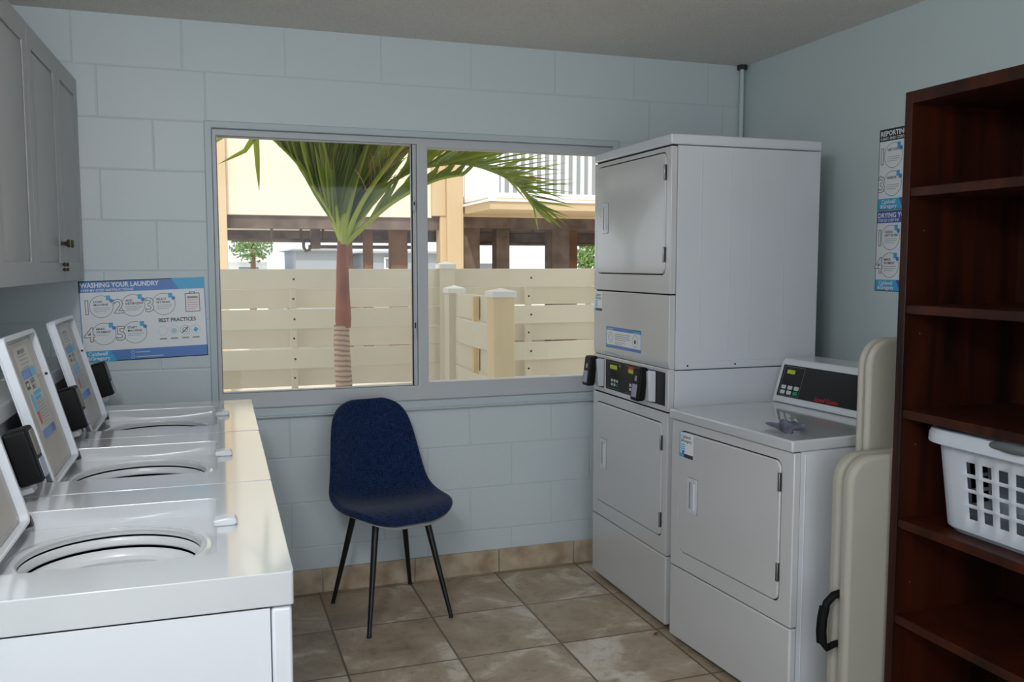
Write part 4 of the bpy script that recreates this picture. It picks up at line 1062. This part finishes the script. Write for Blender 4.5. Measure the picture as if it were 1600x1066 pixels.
    frond([T0, (1.17, 1.34, 1.74), (1.09, 1.40, 1.93), (0.98, 1.48, 2.14), (0.80, 1.60, 2.40)], 50, 0.40, start=0.12, seed=6, droop=0.0, hug=2.0)
    frond([T0, (1.19, 1.25, 1.78), (1.14, 1.18, 2.02), (1.06, 1.08, 2.35), (0.98, 0.90, 2.7)], 50, 0.40, start=0.10, seed=3, droop=0.0, hug=2.2)
    frond([T0, (1.25, 1.34, 1.80), (1.29, 1.42, 2.10), (1.36, 1.58, 2.45), (1.50, 1.8, 2.7)], 50, 0.40, start=0.10, seed=4, droop=0.02, hug=2.0)
    frond([T0, (1.27, 1.28, 1.78), (1.33, 1.22, 2.02), (1.42, 1.12, 2.3), (1.58, 0.98, 2.6)], 50, 0.40, start=0.10, seed=5, droop=0.02, hug=2.0)
    frond([T0, (1.30, 1.36, 1.74), (1.42, 1.46, 1.98), (1.60, 1.60, 2.22), (1.90, 1.80, 2.40)], 46, 0.40, start=0.14, seed=7, droop=0.05, hug=1.5)
    frond([T0, (1.245, 1.27, 1.85), (1.262, 1.22, 2.15), (1.30, 1.12, 2.6)], 40, 0.34, 'leaflet_dry', start=0.08, seed=8, droop=0.0, wd=0.008, hug=2.6)
    frond([T0, (1.33, 1.22, 1.80), (1.47, 1.12, 2.02), (1.62, 1.02, 2.20), (1.80, 0.92, 2.30)], 34, 0.30, 'leaflet_dry', start=0.30, seed=12, droop=0.25, wd=0.006, hug=0.8)
    for k, (x1, y1) in enumerate(((1.17, 1.24), (1.25, 1.22), (1.33, 1.24))):
        m = MB(); m.tube([W(p) for p in ((bx+0.01, by-0.015, 1.57), (bx+0.01+(x1-bx)*0.3, 1.26, 1.80), (x1, y1, 2.15), (x1+(x1-bx)*0.5, y1-0.06, 2.5))], [0.019, 0.015, 0.011, 0.008], 'petiole', 10); m.build('leaf_stalk', t)
    # two hanging leaflet tips in the upper left of the window
    m = MB()
    for pts in ([(0.80, 1.3, 2.30), (0.76, 1.3, 2.17), (0.70, 1.3, 2.08), (0.555, 1.3, 2.0)], [(0.765, 1.29, 2.35), (0.762, 1.3, 2.15), (0.766, 1.3, 2.0), (0.772, 1.3, 1.86)], [(0.66, 1.3, 2.30), (0.60, 1.3, 2.17), (0.52, 1.3, 2.10)]):
        v = []; f = []; n = len(pts)*4; q = []
        for i in range(len(pts)-1):
            for k in range(4): q.append(Vector(pts[i]).lerp(Vector(pts[i+1]), k/4))
        q.append(Vector(pts[-1])); n = len(q)
        for i, p in enumerate(q):
            tg = (q[min(i+1, n-1)]-q[max(i-1, 0)]).normalized(); sd = tg.cross(Vector((0, 1, 0))).normalized(); ww = 0.017*(1-(i/(n-1))**3)
            v += [tuple(W(p-sd*ww)), tuple(W(p+Vector((0, 0.006, 0)))), tuple(W(p+sd*ww))]
        for i in range(n-1):
            for a in (0, 1): f.append((i*3+a, i*3+a+1, i*3+a+4, i*3+a+3))
        m.add(v, f, 'leaflet')
    m.build('leaflet_tips', t, recalc=False)
palm()

# ------------------------------------------------------------------ neighbouring building on stilts
def neighbour():
    t = thing('stilt_building', 'cream stucco building raised on piers beyond the fence, with a white balcony', 'building', (0, 0, 0))
    Y = 9.5
    m = MB(); m.box(0.80, 3.80, Y, Y+11, 2.16, 7.0, 'stucco'); m.build('stucco_wall', t, bevel=0.01)
    m = MB(); m.box(3.80, 4.02, Y-0.04, Y+11, 2.19, 7.0, 'stucco_tan'); m.box(4.27, 12.0, Y, Y+11, 2.19, 2.5, 'stucco_tan'); m.build('tan_wall', t, bevel=0.01)
    m = MB(); m.box(4.02, 4.28, Y-0.10, Y+0.25, GZ, 7.0, 'stucco_tan'); m.box(3.93, 4.03, Y-0.02, Y+0.25, GZ, 2.25, 'stucco_tan'); m.build('corner_pier', t, bevel=0.01)
    m = MB(); m.box(0.60, 0.80, Y-0.10, Y+0.3, GZ, 7.0, 'stucco_tan'); m.build('corner_pier', t, bevel=0.01)
    m = MB(); m.box(0.80, 3.95, Y+0.05, Y+0.35, 1.98, 2.17, 'beam_brown'); m.box(4.28, 12, Y+0.05, Y+0.4, 2.02, 2.20, 'beam_brown'); m.box(0.8, 12, Y+6, Y+6.3, 1.95, 2.16, 'beam_brown'); m.build('floor_beam', t)
    m = MB(); m.box(0.60, 12.0, Y+0.02, Y+11, 2.165, 2.19, 'beam_brown'); m.build('soffit', t)
    # hanging pipes under the floor
    m = MB()
    for z, yy, a, b in ((1.83, Y+1.2, 0.9, 3.9), (1.74, Y+1.6, 2.3, 3.9), (1.80, Y+1.0, 4.4, 8.0)):
        m.tube([(a, yy, z), (b, yy, z)], 0.03, 'beam_brown', 8)
    for x in (1.5, 1.95, 2.15, 2.3, 2.9, 3.1, 5.9, 6.35): m.tube([(x, Y+1.2, 2.17), (x, Y+1.2, 1.80)], 0.02, 'beam_brown', 8)
    m.tube([(1.98, Y+1.1, 1.85), (1.98, Y+1.1, 1.72), (2.02, Y+1.1, 1.66), (2.07, Y+1.1, 1.68), (2.08, Y+1.1, 1.76)], 0.025, 'beam_brown', 8)
    m.box(2.10, 2.24, Y+1.05, Y+1.25, 1.70, 2.1, 'beam_brown')
    m.build('hung_pipes', t)
    for x0, x1, yy in ((2.56, 2.66, 0.5), (2.84, 2.98, 0.5), (3.27, 3.53, 0.5), (4.29, 4.62, 0.15), (4.94, 5.17, 0.3), (5.90, 6.22, 0.3), (6.36, 6.62, 0.9)):
        m = MB(); m.box(x0, x1, Y+yy, Y+yy+(x1-x0), GZ, 2.17, 'pier_brown' if x0 < 3.6 or x0 > 6.3 else 'beam_brown'); m.build('pier', t, bevel=0.01)
    # balcony
    YB_ = 8.1; z0, z1 = 2.225, 2.335; bx0 = 4.30
    m = MB(); m.box(bx0, 12.0, YB_, Y, z0, z1, 'stucco_tan'); m.box(bx0-0.03, 12.0, YB_-0.03, Y, z1, z1+0.035, 'rail_white'); sl = m.build('balcony_slab', t, bevel=0.004)
    rl = MB()
    for z in (2.43, 3.35): rl.box(bx0, 12.0, YB_+0.005, YB_+0.055, z-0.03, z+0.03, 'rail_white'); rl.box(bx0, bx0+0.05, YB_, Y, z-0.03, z+0.03, 'rail_white')
    rl.box(bx0-0.01, bx0+0.08, YB_-0.01, YB_+0.08, z1, 3.5, 'rail_white')
    rl = rl.build('railing', t, bevel=0.004)
    x = bx0+0.19; bal = []
    while x < 7.2:
        m = MB(); m.box(x-0.022, x+0.022, YB_+0.01, YB_+0.05, 2.44, 3.33, 'rail_white'); m.build('baluster', rl); x += 0.122
    y = YB_+0.12
    while y < Y-0.02:
        m = MB(); m.box(bx0+0.005, bx0+0.045, y-0.022, y+0.022, 2.44, 3.33, 'rail_white'); m.build('baluster', rl); y += 0.122
    m = MB(); m.box(4.9, 9.5, Y+0.0, Y+0.02, 2.52, 5.0, 'screen_grey'); m.build('lanai_screen', t)
neighbour()

# ------------------------------------------------------------------ houses and trees farther off
def far_house(x0, x1, y, zt, mt, label, roof=0.15, windows=(), rw='roof_white'):
    t = thing('distant_house', label, 'house', ((x0+x1)/2, y, GZ)); c = (x0+x1)/2
    m = MB(); m.box(x0-c, x1-c, 0, 5, 0, zt-GZ-roof, mt); m.build('house_wall', t)
    m = MB(); m.prism([(x0-c-0.25, 0), (x1-c+0.25, 0), (x1-c+0.15, roof), (x0-c-0.15, roof)], -0.3, 5.3, lambda u, v, w_: (u, w_, zt-GZ-roof+v), rw); m.build('roof', t)
    for a, b, z0, z1 in windows:
        m = MB(); m.box(a-c, b-c, -0.06, 0.02, z0-GZ, z1-GZ, 'rail_white'); wd = m.build('window', t)
        m = MB(); m.box(a-c+0.07, b-c-0.07, -0.08, -0.05, z0-GZ+0.07, z1-GZ-0.07, 'siding_blue'); m.build('pane', wd)
far_house(3.72, 5.25, 30, 2.02, 'siding_grey', 'grey-sided house seen under the building, left of the palm trunk', 0.06, rw='siding_grey')
far_house(6.2, 9.3, 30, 1.95, 'siding_grey', 'grey-sided house with a small white window, seen between the piers', 0.08, [(7.0, 7.45, 1.25, 1.72)], rw='siding_grey')
far_house(1.25, 2.75, 31, 1.70, 'rail_white', 'low white garage with a blue-grey door beneath the left beam', 0.16, [(1.65, 2.5, 0.4, 1.42)])
far_house(10.8, 12.2, 32, 1.85, 'siding_grey', 'grey house with a white roof, seen behind the piers right of the tan pillar', 0.36)
def far_tree(x, y, z, r, h, label):
    t = thing('distant_tree', label, 'tree', (x, y, GZ)); rnd = random.Random(int(x*10))
    m = MB(); m.tube([(0, 0, 0), (0.05, 0, z-GZ)], [0.12, 0.07], 'pier_brown', 8); m.build('trunk', t)
    m = MB()
    for k in range(700):
        a = Vector((rnd.gauss(0, 1), rnd.gauss(0, 1), rnd.gauss(0, 1))).normalized()*(rnd.random()**0.4)
        c = Vector((a.x*r, a.y*r, z-GZ+a.z*h)); u = Vector((rnd.gauss(0, 1), rnd.gauss(0, 1), rnd.gauss(0, 1))).normalized(); w_ = u.cross(Vector((rnd.gauss(0, 1), rnd.gauss(0, 1), rnd.gauss(0, 1)))).normalized()
        s = 0.09; m.add([tuple(c-u*s), tuple(c+w_*s*0.5), tuple(c+u*s), tuple(c-w_*s*0.5)], [(0, 1, 2, 3)], 'foliage')
    m.build('crown', t, smooth=False, recalc=False)
far_tree(2.0, 27, 2.15, 0.75, 0.65, 'small leafy tree against the white sky in the left of the window')
far_tree(14.2, 27, 1.75, 0.5, 0.9, 'green tree between the piers next to the stacked dryer')
